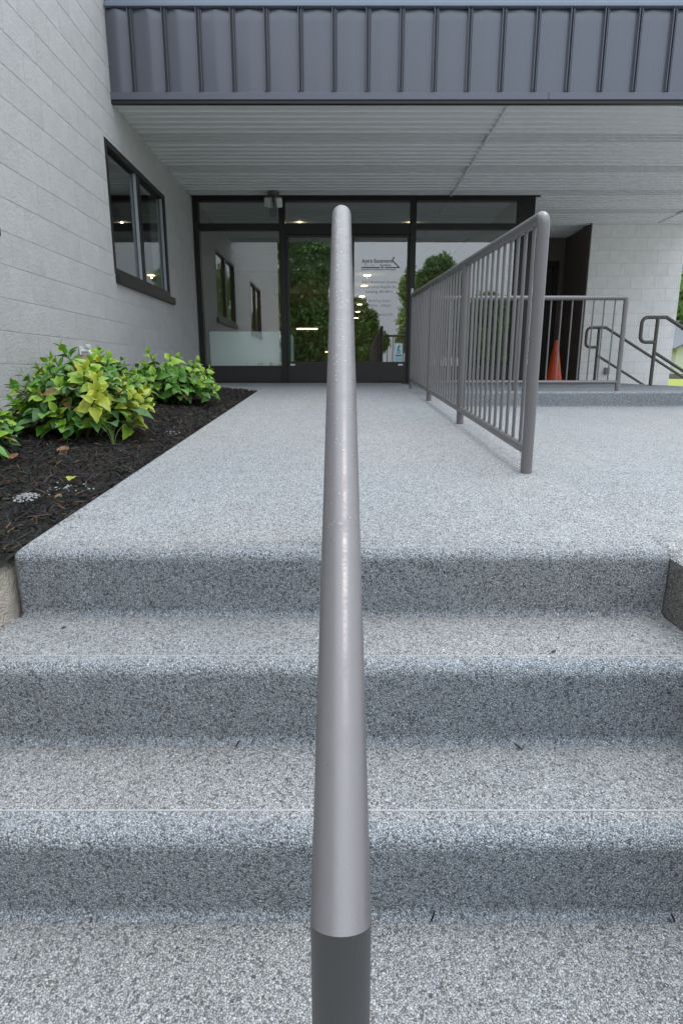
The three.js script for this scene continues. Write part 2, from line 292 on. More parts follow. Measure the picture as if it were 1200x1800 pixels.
// ------------------------------------------------------------------ planting bed
const mulchY = (x, Z) => rampY(Math.min(Z, 6.1)) - 0.03 + Math.max(0, (-0.885 - x)) / 1.22 * 0.1 + 0.02 * fbm(x * 4, Z * 4, 3, 3);
{
  const nx = 60, nz = 200, g = new THREE.PlaneGeometry(1, 1, nx, nz), p = g.attributes.position;
  for (let j = 0; j <= nz; j++) for (let i = 0; i <= nx; i++) { const x = -2.108 + (2.108 - 0.887) * i / nx, Z = 6.284 - (6.284 - 0.9) * j / nz; p.setXYZ(j * (nx + 1) + i, x, mulchY(x, Z) + 0.012 * noise.noise(x * 31, Z * 31, 8), -Z); }
  g.computeVertexNormals(); struct('mulch_bed', g, M.mulch);
  const r = rng(5), chip = new THREE.BoxGeometry(1, 0.16, 0.24, 3, 1, 1), cp = chip.attributes.position;
  for (let i = 0; i < cp.count; i++) { const x = cp.getX(i), e = 1 - 0.55 * Math.abs(x * 2) ** 2; cp.setY(i, cp.getY(i) * e + 0.05 * x * x); cp.setZ(i, cp.getZ(i) * e + 0.09 * Math.sin(x * 5)); }
  chip.computeVertexNormals();
  const n = 22000, im = finish(new THREE.InstancedMesh(chip, std({ roughness: 0.82 }), n)), q = new THREE.Object3D(), c = new THREE.Color();
  im.name = 'bark_chips'; im.userData = { kind: 'stuff', label: 'black shredded bark mulch covering the planting bed' };
  for (let i = 0; i < n; i++) {
    const x = -2.09 + 1.195 * r(), Z = 0.95 + 5.3 * Math.pow(r(), 1.35), s = 0.014 + 0.06 * r() * r() + 0.012 * r();
    q.position.set(x, mulchY(x, Z) + 0.003 + 0.017 * r(), -Z); q.rotation.set((r() - 0.5) * 1.5, r() * 6.3, (r() - 0.5) * 0.9); q.scale.set(s, 0.012 + 0.014 * r(), 0.008 + s * (0.12 + 0.5 * r() * r())); q.updateMatrix(); im.setMatrixAt(i, q.matrix);
    const t = r(); t < 0.9 ? c.setRGB(...[0.017, 0.0145, 0.013].map((v) => v * (0.45 + 1.5 * r()))) : t < 0.975 ? c.setRGB(0.05 + 0.05 * r(), 0.036 + 0.03 * r(), 0.026) : c.setRGB(0.16, 0.1, 0.055); im.setColorAt(i, c);
  }
  scene.add(im);
  // bark bits spilled over the ramp's edge
  const bits = [];
  for (let i = 0; i < 70; i++) { const g2 = chip.clone(), Z = 1.6 + 4.4 * r() * r(), x = -0.872 + 0.09 * Math.pow(r(), 3), s2 = 0.006 + 0.016 * r() * r(); g2.scale(s2, 0.006, 0.006 + 0.3 * s2); g2.rotateY(r() * 6.3); g2.translate(x, rampY(Z) + 0.003, -Z); bits.push(g2); }
  tag(solo('bark_bits', merge(bits), std({ color: lin(0.022, 0.018, 0.015), roughness: 0.9 }), '', ''), 'dark bark bits spilled along the left edge of the ramp', 'bark').userData.kind = 'stuff';
  // crumbs of stone coating spilled on the mulch
  const crumbs = (name, label, cx, cZ, spread, num, seed) => {
    const rr = rng(seed), list = [];
    for (let i = 0; i < num; i++) { const a = rr() * 6.28, d = spread * Math.pow(rr(), 0.8), x = cx + d * Math.cos(a), Z = cZ + 1.3 * d * Math.sin(a), s = 0.0018 + 0.0034 * rr(), g2 = new THREE.IcosahedronGeometry(s, 0); g2.scale(1, 0.7, 1.2); g2.rotateY(rr() * 6); g2.translate(x, mulchY(x, Z) + 0.018 + 0.016 * rr() * (1 - d / spread), -Z); list.push(g2); }
    tag(solo(name, merge(list), std({ color: lin(0.32, 0.33, 0.34), roughness: 0.8 }), label, 'gravel'), label, 'gravel', 'stone crumbs spilled on the mulch').userData.kind = 'stuff';
  };
  crumbs('stone_crumbs', 'white clump of stone crumbs on mulch nearest the steps', -1.1, 1.93, 0.04, 150, 1);
  crumbs('stone_crumbs', 'loose white crumbs scattered on mulch by the yellow leaf', -1.03, 2.08, 0.09, 30, 2);
  crumbs('stone_crumbs', 'white crumbs beside the ramp edge below the far shrub', -1.0, 3.35, 0.05, 18, 4);
}
{
  // pale stone block holding the bed beside the steps
  const g = new THREE.IcosahedronGeometry(1, 24), p = g.attributes.position, v = new THREE.Vector3();
  for (let i = 0; i < p.count; i++) { v.fromBufferAttribute(p, i); const k = Math.pow(Math.abs(v.x) ** 8 + Math.abs(v.y) ** 8 + Math.abs(v.z) ** 8, -0.125) * (1 + 0.08 * fbm(v.x * 2, v.y * 2, v.z * 2, 4) + 0.015 * noise.noise(v.x * 14, v.y * 14, v.z * 14)); v.multiplyScalar(k); p.setXYZ(i, -1.158 + v.x * 0.272, -0.79 + v.y * 0.305, -(1.29 + v.z * 0.365)); }
  const gm = metreUV(mergeVertices(g.deleteAttribute('normal') && g.deleteAttribute('uv') && g).toNonIndexed().computeVertexNormals() ?? (() => { const h = mergeVertices(g); h.computeVertexNormals(); return h; })());
  solo('edging_stone', gm, std({ color: lin(0.5, 0.45, 0.38), map: paintMap, bumpMap: paintBump, bumpScale: 0.008, roughness: 0.9 }), 'pale beige edging stone beside the left end of the steps', 'stone');
}

// ------------------------------------------------------------------ left building: block wall with windows
const WX = -2.111, C = 0.2032, BL = 0.4064;
// block face plate in local axes: u along the wall, v up, proud by t; chamfered
const plateCache = {};
function plate(w, h, seed) {
  const key = `${w.toFixed(3)}_${h.toFixed(3)}_${seed}`; if (plateCache[key]) return plateCache[key];
  const b = 0.003, hb = 0.003, t = 0.0023, ju = 0.0012, jv = 0.0016, pos = [], uv = [];
  const o = [[ju, jv], [w - ju, jv], [w - ju, h - jv], [ju, h - jv]], f = [[ju + b, jv + hb], [w - ju - b, jv + hb], [w - ju - b, h - jv - hb], [ju + b, h - jv - hb]];
  const put = (a, z) => { pos.push(a[0], a[1], z); uv.push(a[0] + seed * 0.31, a[1] + seed * 0.17); };
  const quad = (a, az, b2, bz, c, cz, d, dz) => { put(a, az); put(b2, bz); put(c, cz); put(a, az); put(c, cz); put(d, dz); };
  quad(f[0], t, f[1], t, f[2], t, f[3], t);
  for (let k = 0; k < 4; k++) { const m = (k + 1) % 4; quad(o[k], -0.004, o[m], -0.004, f[m], t, f[k], t); }
  const g = new THREE.BufferGeometry(); g.setAttribute('position', new THREE.Float32BufferAttribute(pos, 3)); g.setAttribute('uv', new THREE.Float32BufferAttribute(uv, 2)); g.computeVertexNormals();
  return plateCache[key] = g;
}
function courses(u0, u1, v0, v1, holes, vBase, uBase, vary) {
  const out = [];
  for (let k = Math.floor((v0 - vBase) / C); k * C + vBase < v1 - 1e-6; k++) for (let m = Math.floor((u0 - uBase) / BL) - 1; m * BL + uBase < u1; m++) {
    let list = [[m * BL + uBase + (k & 1 ? BL / 2 : 0), 0, 0, 0]]; const a = list[0][0];
    let rects = [[Math.max(a, u0), Math.min(a + BL, u1), Math.max(k * C + vBase, v0), Math.min((k + 1) * C + vBase, v1)]];
    for (const h of holes) rects = rects.flatMap(([p, q, r, s]) => {
      if (q <= h[0] || p >= h[1] || s <= h[2] || r >= h[3]) return [[p, q, r, s]];
      const res = []; if (p < h[0]) res.push([p, h[0], r, s]); if (q > h[1]) res.push([h[1], q, r, s]); const pm = Math.max(p, h[0]), qm = Math.min(q, h[1]);
      if (r < h[2]) res.push([pm, qm, r, h[2]]); if (s > h[3]) res.push([pm, qm, h[3], s]); return res;
    });
    for (const r of rects) if (r[1] - r[0] > 0.02 && r[3] - r[2] > 0.02) out.push([...r, (Math.abs(m * 7 + k * 13)) % vary]);
  }
  return out;
}
{
  const W1 = [5.6, 7.375, 0.88, 2.032], W2 = [1.86, 3.63, 0.88, 2.032], Zb = -2.6, Zt = 8.84, Yb = GY - 0.05, Yt = 4.3;
  const wall = thing('block_wall', 'grey painted concrete block wall on the left with dark windows, behind the shrubs', 'wall');
  const t = 0.19, bx = [];
  const zs = [[Zb, W2[0]], [W2[1], W1[0]], [W1[1], Zt]];
  for (const [a, b] of zs) bx.push(box(WX - t, WX, Yb, Yt, a, b));
  for (const w of [W1, W2]) { bx.push(box(WX - t, WX, Yb, w[2], w[0], w[1]), box(WX - t, WX, w[3], Yt, w[0], w[1])); }
  part('mortar', merge(bx), M.wallMortar, wall);
  const rest = [], mats = [0, 1, 2].map((k) => { const m = M.wallPaint.clone(); m.color.multiplyScalar([1, 0.972, 1.022][k]); return m; });
  let count = 0;
  // course lines: a joint lies at eye level + 0.0335
  for (const [a, b, c, d, s] of courses(Zb, 8.7, Yb, Yt, [W1, W2], 0.0337, 3.27, 9)) {
    const y = (c + d) / 2, zm = (a + b) / 2, seen = zm > 3.3 && y < 0.95 * zm / 2.0 + 0.9 && y > -0.5 && y < 3.3 && !(zm > 5.9 && y > 2.45);
    const g = plate(b - a, d - c, s);
    if (seen && count < 300) { const m = part('block', g, mats[s % 3], wall); m.position.set(WX, c, -a); m.rotation.y = Math.PI / 2; count++; } else { const h = g.clone(); h.rotateY(Math.PI / 2); h.translate(WX, c, -a); rest.push(h); }
  }
  part('block_course', merge(rest), M.wallPaint, wall).userData.kind = 'stuff';
  // cap, end and far walls close the rooms behind
  part('parapet_cap', box(WX - 0.26, WX + 0.03, Yt, Yt + 0.05, Zb - 0.03, Zt, 0.006), M.fasciaTrim, wall);
  part('room', merge([box(-9, WX - t - 0.002, Yt - 0.3, Yt, Zb, Zt), box(-9, -8.8, Yb, Yt - 0.3, Zb, Zt), box(-8.8, WX - t - 0.002, Yb, Yt - 0.3, Zb, Zb + 0.2), box(-8.8, WX - t - 0.002, Yb, Yt - 0.3, Zt - 0.2, Zt), box(-8.8, WX - t - 0.002, Yb, -0.2, Zb + 0.2, Zt - 0.2), box(-8.8, WX - t - 0.002, 2.6, 2.7, Zb + 0.2, Zt - 0.2)]), std({ color: lin(0.3, 0.29, 0.27), roughness: 0.9 }), wall);
  for (const w of [W1, W2]) {
    const [a, b, c, d] = w, f = 0.055, x0 = WX - 0.075, x1 = WX + 0.004, mid = a + (b - a) * 0.5;
    const win = part('window', merge([box(x0, x1, d - f, d, a, b, 0.004), box(x0, x1, c, c + f, a, b, 0.004), box(x0, x1, c + f, d - f, a, a + f, 0.004), box(x0, x1, c + f, d - f, b - f, b, 0.004), box(x0 - 0.01, x1 - 0.012, c + f, d - f, mid - 0.045, mid + 0.045, 0.004)]), M.bronze, wall);
    for (const [p, q] of [[a + f, mid - 0.045], [mid + 0.045, b - f]]) {
      part('pane', box(x0 + 0.03, x0 + 0.034, c + f, d - f, p, q), M.glass, win);
      part('sash_track', merge([box(x0 + 0.036, x1 - 0.014, c + f, d - f, q - 0.04, q - 0.026, 0.002), box(x0 + 0.036, x1 - 0.02, c + f, d - f, q - 0.018, q - 0.004, 0.002)]), M.sash, win);
    }
    part('sill', box(WX - 0.02, WX + 0.042, c - 0.085, c - 0.002, a + 0.01, b + 0.08, 0.006), M.bronze, win);
  }
  // soft white weather strip beside the far jamb
  part('caulk_line', box(WX, WX + 0.008, 0.88, 2.03, W1[1] + 0.002, W1[1] + 0.012), M.wallMortar, wall);
}

// ------------------------------------------------------------------ canopy: standing seam fascia and ribbed soffit
const FZ = 5.86, SY = 2.4, CXR = 5.95;
{
  const can = thing('canopy', 'flat entrance canopy with blue grey standing seam fascia and ribbed pale soffit', 'canopy');
  const x0 = WX + 0.004;
  part('bottom_trim', merge([box(x0 - 0.02, 1.9, SY + 0.02, 2.482, FZ - 0.018, FZ + 0.02, 0.004), box(1.902, CXR, SY + 0.02, 2.481, FZ - 0.019, FZ + 0.02, 0.004)]), M.fasciaTrim, can);
  part('drip_edge', box(x0 - 0.02, CXR, SY - 0.012, SY + 0.018, FZ - 0.01, FZ + 0.03, 0.004), M.bronze, can);
  part('top_trim', merge([box(x0 + 0.01, CXR, 3.152, 3.19, FZ - 0.03, FZ + 0.1, 0.006), box(x0 + 0.01, CXR, 3.19, 3.42, FZ + 0.0, FZ + 0.1, 0.006)]), std({ color: lin(0.22, 0.26, 0.33), roughness: 0.42, metalness: 0.25 }), can);
  part('top_shadow_gap', box(x0 + 0.01, CXR, 3.118, 3.15, FZ + 0.016, FZ + 0.03), M.bronze, can);
  const first = -2.182, pitch = 0.3037, ribW = 0.05;
  for (let k = 0; k < 29; k++) {
    const c = first + k * pitch, a = Math.max(x0, c + ribW / 2), b = Math.min(CXR, c + pitch - ribW / 2); if (a >= b) continue;
    // panel bowed a few millimetres with its crease off centre
    const n = 10, pos = [], idx = [], cr = 0.44 + 0.1 * Math.sin(k * 2.3), amp = 0.003 + 0.017 * Math.exp(-k / 4.5) + 0.0012 * Math.sin(k * 1.7 + 1), rows = 14;
    for (let j = 0; j <= rows; j++) for (let i = 0; i <= n; i++) {
      const u = i / n, v = j / rows, x = a + (b - a) * u, y = 2.48 + (3.14 - 2.48) * v, tri = u < cr ? u / cr : (1 - u) / (1 - cr), up = v > 0.93 ? (v - 0.93) / 0.07 : 0;
      pos.push(x, y, -(FZ - amp * tri - 0.0006 * noise.noise(x * 8, y * 6, 2) + up * up * 0.012 * (1 - 0.6 * tri)));
    }
    for (let j = 0; j < rows; j++) for (let i = 0; i < n; i++) { const p = j * (n + 1) + i, q = p + n + 1; idx.push(p, p + 1, q, q, p + 1, q + 1); }
    const g = new THREE.BufferGeometry(); g.setAttribute('position', new THREE.Float32BufferAttribute(pos, 3)); g.setIndex(idx); g.computeVertexNormals();
    part('fascia_panel', g, M.fascia, can);
  }
  const rib = merge([box(-0.025, -0.019, 2.483, 3.14, -0.034, 0.004, 0.0015), box(0.002, 0.007, 2.483, 3.14, -0.024, 0.004, 0.0015), box(0.02, 0.025, 2.483, 3.14, -0.006, 0.004, 0.0015)]), chan = box(-0.019, 0.02, 2.483, 3.14, -0.004, 0.002), chm = std({ color: lin(0.05, 0.055, 0.068), roughness: 0.5 });
  for (let k = 1; k < 29; k++) { if (first + k * pitch > CXR) continue; const m = part('seam_rib', rib, M.fascia, can); m.position.set(first + k * pitch, 0, -FZ); part('rib_channel', chan, chm, m); }
  // soffit panels: beads every 77 mm, three vented troughs each 0.94 m
  const PW = 0.944, spans = [[x0, 1.535], [1.56, 5.285], [5.31, CXR]];
  for (let row = -1; row < 6; row++) {
    const zc = 6.675 + row * PW; let za = zc - PW / 2, zb = zc + PW / 2; za = Math.max(za, FZ + 0.03); zb = Math.min(zb, 11.3); if (zb - za < 0.05) continue;
    const bead = [], flat = [], vent = [];
    for (const [a, b] of spans) {
      const prof = []; // [Z, Y, vent?]
      const marks = [];
      for (let i = 0; i < 8; i++) { const z = zc - PW / 2 + (i + 0.5) * 0.118; if (Math.abs(z - zc) > 0.15) marks.push([z, false]); else if (z < zc) marks.push([zc - 0.078, true], [zc, true], [zc + 0.078, true]); }
      const seenMarks = new Set(); for (let i = marks.length - 1; i >= 0; i--) { const k = marks[i][0].toFixed(4); if (seenMarks.has(k)) marks.splice(i, 1); seenMarks.add(k); }
      marks.sort((p, q) => p[0] - q[0]);
      let z = za; prof.push([za, 0]);
      for (const [mz, band] of marks) {
        const hw = band ? 0.025 : 0.01, dep = band ? 0.024 : -0.015;
        if (mz - hw - 0.004 < za || mz + hw + 0.004 > zb) continue;
        prof.push([mz - hw - 0.004, 0], [mz - hw, dep], [mz + hw, dep], [mz + hw + 0.004, 0]);
      }
      prof.push([zb, 0]);
      const pos = [], pv = [];
      for (let i = 0; i < prof.length - 1; i++) {
        const [z1, y1] = prof[i], [z2, y2] = prof[i + 1], to = y1 > 0.01 && y2 > 0.01 ? pv : pos;
        to.push(a, SY + y1, -z1, b, SY + y1, -z1, b, SY + y2, -z2, a, SY + y1, -z1, b, SY + y2, -z2, a, SY + y2, -z2);
      }
      const mk = (arr) => { const g = new THREE.BufferGeometry(); for (let i = 0; i < arr.length; i += 9) { [arr[i + 3], arr[i + 6]] = [arr[i + 6], arr[i + 3]];[arr[i + 4], arr[i + 7]] = [arr[i + 7], arr[i + 4]];[arr[i + 5], arr[i + 8]] = [arr[i + 8], arr[i + 5]]; } g.setAttribute('position', new THREE.Float32BufferAttribute(arr, 3)); g.computeVertexNormals(); return g; };
      const sp = part('soffit_panel', mk(pos), M.soffit, can);
      if (pv.length) part('vent_strip', mk(pv), M.vent, sp);
    }
  }
  part('joint_strip', box(1.536, 1.559, SY - 0.018, SY + 0.02, FZ + 0.03, 8.69), M.soffit, can);
  part('joint_strip', box(5.286, 5.309, SY - 0.018, SY + 0.02, FZ + 0.03, 10.19), M.soffit, can);
  part('roof_deck', merge([box(x0, CXR, 3.2, 3.4, FZ + 0.1, 33), box(x0, CXR, SY + 0.03, 3.2, FZ + 0.032, FZ + 0.1), box(CXR - 0.02, CXR, SY, 3.2, FZ + 0.1, 10.0)]), M.fasciaTrim, can);
}

// ------------------------------------------------------------------ storefront
const SZ = 8.7;
let storefront;
{
  const s = storefront = thing('storefront', 'dark bronze glass storefront with double entrance doors under the canopy', 'storefront');
  const d0 = SZ, d1 = SZ + 0.11, e = 0.003;
  const fr = (n, x0, x1, y0, y1, z0 = d0, z1 = d1) => part(n, box(x0, x1, y0, y1, z0, z1, e), M.bronze, s);
  fr('header', -2.1, 2.752, 2.335, 2.393); part('head_flashing', box(-2.1, 2.81, 2.38, 2.3985, SZ - 0.03, SZ - 0.002, 0.002), M.bronze, s);
  fr('jamb', -2.1, -2.025, -0.19, 2.335); fr('mullion', -0.885, -0.795, -0.19, 2.335, d0 - 0.01); fr('mullion', 0.99, 1.075, -0.19, 2.335, d0 - 0.01); fr('jamb', 2.515, 2.752, -0.205, 2.335);
  fr('transom_bar', -2.025, -0.885, 1.955, 2.04); fr('transom_bar', -0.795, 0.99, 1.895, 2.04); fr('transom_bar', 1.075, 2.515, 1.965, 2.04);
  for (const [a, b] of [[-2.025, -0.885], [1.075, 2.515]]) { part('kick_panel', box(a, b, -0.19, 0.06, d0 + 0.02, d1, 0.003), M.bronzeSoft, s); part('sill_plate', box(a, b, -0.2, -0.165, d0 - 0.012, d0 + 0.02, 0.003), M.bronze, s); }
  const gl = (x0, x1, y0, y1) => part('pane', box(x0, x1, y0, y1, d0 + 0.045, d0 + 0.05), M.glass, s);
  gl(-2.025, -0.885, 0.06, 1.955); gl(1.075, 2.515, 0.06, 1.965); gl(-2.025, -0.885, 2.04, 2.335); gl(-0.795, 0.99, 2.04, 2.335); gl(1.075, 2.515, 2.04, 2.335);
  part('threshold', box(-0.795, 0.99, -0.2, -0.176, d0 - 0.03, d1, 0.004), std({ color: lin(0.05, 0.05, 0.05), roughness: 0.4, metalness: 0.6 }), s);
  for (const [a, b, sa, sb] of [[-0.793, 0.0945, 0.042, 0.082], [0.0985, 0.988, 0.094, 0.03]]) {
    const z0 = d0 + 0.012, z1 = d0 + 0.058;
    const door = part('door', merge([box(a, a + sa, -0.172, 1.89, z0, z1, e), box(b - sb, b, -0.172, 1.89, z0, z1, e), box(a + sa, b - sb, -0.172, 0.117, z0, z1, e), box(a + sa, b - sb, 1.862, 1.89, z0, z1, e)]), M.bronzeSoft, s);
    part('pane', box(a + sa, b - sb, 0.117, 1.862, z0 + 0.02, z0 + 0.025), M.glass, door);
    const hx = a < 0 ? b - 0.045 : a + 0.045;
    part('door_pull', merge([tube([V(hx, 0.72, z0 + 0.01), V(hx, 0.72, z0 - 0.06), V(hx, 1.12, z0 - 0.06), V(hx, 1.12, z0 + 0.01)], 0.013, 10, 0.03)]), M.bronze, door);
    part('door_label', box(a < 0 ? a + 0.035 : b - 0.13, a < 0 ? a + 0.105 : b - 0.06, 0.062, 0.086, z0 - 0.002, z0 + 0.001), M.whiteLabel, door);
    if (a > 0) {
      const c = document.createElement('canvas'); c.width = 768; c.height = 1024; const x = c.getContext('2d');
      x.clearRect(0, 0, 768, 1024); x.textAlign = 'left'; x.textBaseline = 'alphabetic';
      const K = 'rgba(52,62,72,0.8)', F = 'rgba(70,86,98,0.42)', R = 'rgba(120,24,62,0.95)';
      x.fillStyle = K; x.font = 'bold 92px sans-serif'; x.save(); x.translate(30, 112); x.scale(0.78, 1); x.fillText('Ayers Basement', 0, 0); x.restore();
      x.font = 'bold 54px sans-serif'; x.save(); x.translate(350, 168); x.scale(0.95, 1); x.fillText('Systems', 0, 0); x.restore();
      x.font = 'italic 42px sans-serif'; x.fillStyle = F; x.fillText('Since 1980', 54, 166);
      x.strokeStyle = R; x.lineWidth = 17; x.lineJoin = 'miter'; x.beginPath(); x.moveTo(24, 188); x.lineTo(352, 188); x.moveTo(374, 188); x.lineTo(420, 188); x.moveTo(446, 188); x.lineTo(700, 188); x.lineTo(578, 72); x.stroke();
      x.strokeStyle = K; x.lineWidth = 15; x.beginPath(); x.moveTo(586, 86); x.lineTo(586, 26); x.lineTo(620, 26); x.stroke();
      x.fillStyle = K; x.font = 'bold 38px sans-serif'; x.save(); x.translate(24, 232); x.scale(0.9, 1); x.fillText('Basement, Foundation & Crawl Space', 0, 0); x.restore();
      x.textAlign = 'center'; x.fillStyle = F; x.font = 'bold 60px sans-serif';
      x.fillText('Ayers Basement Systems', 352, 452, 640); x.fillText('2631 Eaton Rapids Rd', 352, 534, 600); x.fillText('Lansing, MI 48911', 352, 616, 500);
      x.fillStyle = 'rgba(80,96,108,0.3)'; x.fillText('Building Hours', 352, 770, 400); x.fillText('8:00am - 5:00pm', 352, 850, 420); x.fillText('Emergency Call', 400, 1004, 400);
      const tx = new THREE.CanvasTexture(c); tx.colorSpace = THREE.SRGBColorSpace; tx.anisotropy = 8;
      const pg = new THREE.PlaneGeometry(0.62, 0.84); pg.translate(0.59, 1.185, -(z0 + 0.0165));
      part('lettering', pg, std({ map: tx, transparent: true, roughness: 0.6 }), door);
      const c2 = document.createElement('canvas'); c2.width = 128; c2.height = 288; const y = c2.getContext('2d');
      y.fillStyle = '#cfe6ec'; y.fillRect(0, 0, 128, 288); y.fillStyle = '#2d7f9c';
      y.beginPath(); y.ellipse(64, 56, 15, 30, 0.5, 0, 7); y.fill(); y.beginPath(); y.ellipse(52, 92, 20, 12, -0.4, 0, 7); y.fill(); y.beginPath(); y.moveTo(30, 132); y.lineTo(98, 132); y.lineTo(80, 108); y.lineTo(46, 108); y.fill();
      y.font = 'bold 36px sans-serif'; y.textAlign = 'center'; y.fillText('BBB', 64, 170); y.fillRect(10, 188, 108, 26); y.fillStyle = '#9fd4e2'; y.fillRect(0, 232, 128, 56);
      const t2 = new THREE.CanvasTexture(c2); t2.colorSpace = THREE.SRGBColorSpace;
      const p2 = new THREE.PlaneGeometry(0.115, 0.255); p2.translate(0.865, 0.258, -(z0 + 0.0165)); part('sticker', p2, std({ map: t2, roughness: 0.5 }), door);
    }
  }
  part('door_opener', box(1.02, 1.055, 1.05, 1.155, d0 - 0.032, d0 - 0.009, 0.004), M.whiteLabel, s);
}
// lobby seen through the glass
const lampGlow = (k) => new THREE.MeshStandardMaterial({ color: 0x221a10, emissive: new THREE.Color().setRGB(1, 0.72, 0.4), emissiveIntensity: k });
{
  const L = thing('lobby', 'dim lobby behind the storefront glass with lay-in ceiling and beige walls', 'lobby room');
  const zf = SZ + 0.12, ze = 31, xl = -2.29, xr = 2.5, yc = 2.46;
  const wallM = std({ color: lin(0.5, 0.46, 0.4), roughness: 0.9 });
  part('floor', box(xl, xr, -0.36, -0.19, zf - 0.1, ze), std({ color: lin(0.09, 0.08, 0.075), roughness: 0.5 }), L);
  part('wall', box(xl - 0.1, xl, -0.36, 2.8, zf + 0.2, ze), wallM, L); part('wall', box(xr, xr + 0.1, -0.36, 2.8, zf, ze), wallM, L); part('wall', box(xl, xr, -0.19, 2.8, ze, ze + 0.1), wallM, L);
  part('bulkhead', box(xl, xr, 2.12, yc, 13.2, 13.4), std({ color: lin(0.5, 0.48, 0.44), roughness: 0.9 }), L);
  const tile = box(0.004, 0.598, 0, 0.012, 0.004, 1.196, 0.003), tm = std({ color: lin(0.62, 0.6, 0.57), roughness: 0.95 });
  for (let i = 0; i < 8; i++) for (let j = 0; j < 9; j++) { const m = part('ceiling_tile', tile, tm, L); m.position.set(xl + i * 0.6 - 0.1, yc + 0.002, -(zf + 0.02 + j * 1.2)); }
  part('ceiling', box(xl - 0.1, xr, yc + 0.016, yc + 0.1, zf, ze), std({ color: lin(0.4, 0.38, 0.36), roughness: 0.95 }), L);
  const disc = (x, Z, r, label, k = 5) => {
    const o = thing('ceiling_lamp', label, 'ceiling lamp', [x, yc, Z], 'round lobby ceiling lamps');
    const g1 = new THREE.CylinderGeometry(r * 1.15, r * 1.15, 0.022, 28); g1.translate(0, -0.009, 0); part('trim_ring', g1, M.whiteLabel, o);
    const g2 = new THREE.CylinderGeometry(r, r * 0.92, 0.02, 28); g2.translate(0, -0.03, 0); part('lamp_lens', g2, lampGlow(k), o);
    const p = new THREE.PointLight(new THREE.Color().setRGB(1, 0.74, 0.46), Z > 12 ? 0.16 : 0.035, 0, 2); p.position.set(0, -0.09, 0); p.castShadow = true; o.add(p); return o;
  };
  disc(-0.685, 10.1, 0.1, 'warm round ceiling lamp behind the transom left of the handrail', 7);
  disc(1.16, 10.1, 0.09, 'warm round ceiling lamp behind the transom at the right mullion', 7);
  const far = ['nearest', 'second', 'third', 'fourth', 'fifth', 'sixth'];
  [15.8, 17.7, 20.2, 22.6, 25.4, 28.4].forEach((Z, i) => disc(0.69 + 0.008 * i, Z, 0.1, `small round lamp deep in the lobby, ${far[i]} of the row beside the handrail`, 9));
  [[-1.15, 20, 1.36, 0.36, 'upper'], [-0.35, 24, 0.72, 0.3, 'lower']].forEach(([x, Z, y, hw, w]) => {
    const o = thing('pendant_lamp', `thin linear pendant lamp seen through the left door, the ${w} one`, 'pendant lamp', [x, y, Z], 'linear pendant lamps in the lobby');
    part('lamp_bar', box(-hw, hw, -0.025, 0.025, -0.02, 0.02, 0.006), lampGlow(4), o);
    part('cord', merge([box(-hw + 0.05, -hw + 0.056, 0.026, yc - y, -0.003, 0.003), box(hw - 0.056, hw - 0.05, 0.026, yc - y, -0.003, 0.003)]), M.bronze, o);
    const p = new THREE.PointLight(new THREE.Color().setRGB(1, 0.74, 0.46), 0.12, 0, 2); p.position.set(0, -0.09, 0); p.castShadow = true; o.add(p);
  });
  // white counter front with rounded corner
  const sh = new THREE.Shape(); sh.moveTo(-1.98, -0.12); sh.lineTo(-0.74, -0.12); sh.lineTo(-0.74, 0.43); sh.quadraticCurveTo(-0.74, 0.555, -0.86, 0.555); sh.lineTo(-1.98, 0.555); sh.closePath();
  const eg = new THREE.ExtrudeGeometry(sh, { depth: 0.3, bevelEnabled: true, bevelSize: 0.006, bevelThickness: 0.006, bevelSegments: 2 }); eg.translate(0.01, 0, -(9.12));
  const ctr = thing('reception_counter', 'low pale green white counter behind the left pane of the storefront', 'counter');
  part('front', eg, std({ color: lin(0.84, 0.9, 0.875), roughness: 0.35 }), ctr); part('plinth', box(-1.95, -0.8, -0.19, -0.127, 8.92, 9.17), M.bronze, ctr);
  // chairs by the right pane
  [[1.45, 10.3, 'left'], [2.15, 10.4, 'right']].forEach(([x, Z, w]) => {
    const o = thing('lobby_chair', `blue lobby chair behind the right pane and fence, ${w} of two`, 'chair', [x, -0.19, Z], 'blue lobby chairs');
    const bm = std({ color: lin(0.03, 0.09, 0.16), roughness: 0.8 });
    part('seat', box(-0.25, 0.25, 0.4, 0.48, -0.25, 0.25, 0.03), bm, o); part('backrest', box(-0.25, 0.25, 0.52, 0.92, 0.2, 0.27, 0.03), bm, o);
    for (const a of [-0.22, 0.22]) for (const b of [-0.22, 0.22]) part('leg', tube([V(a, 0, b), V(a, 0.4, b)], 0.014, 8), M.sash, o);
  });
}
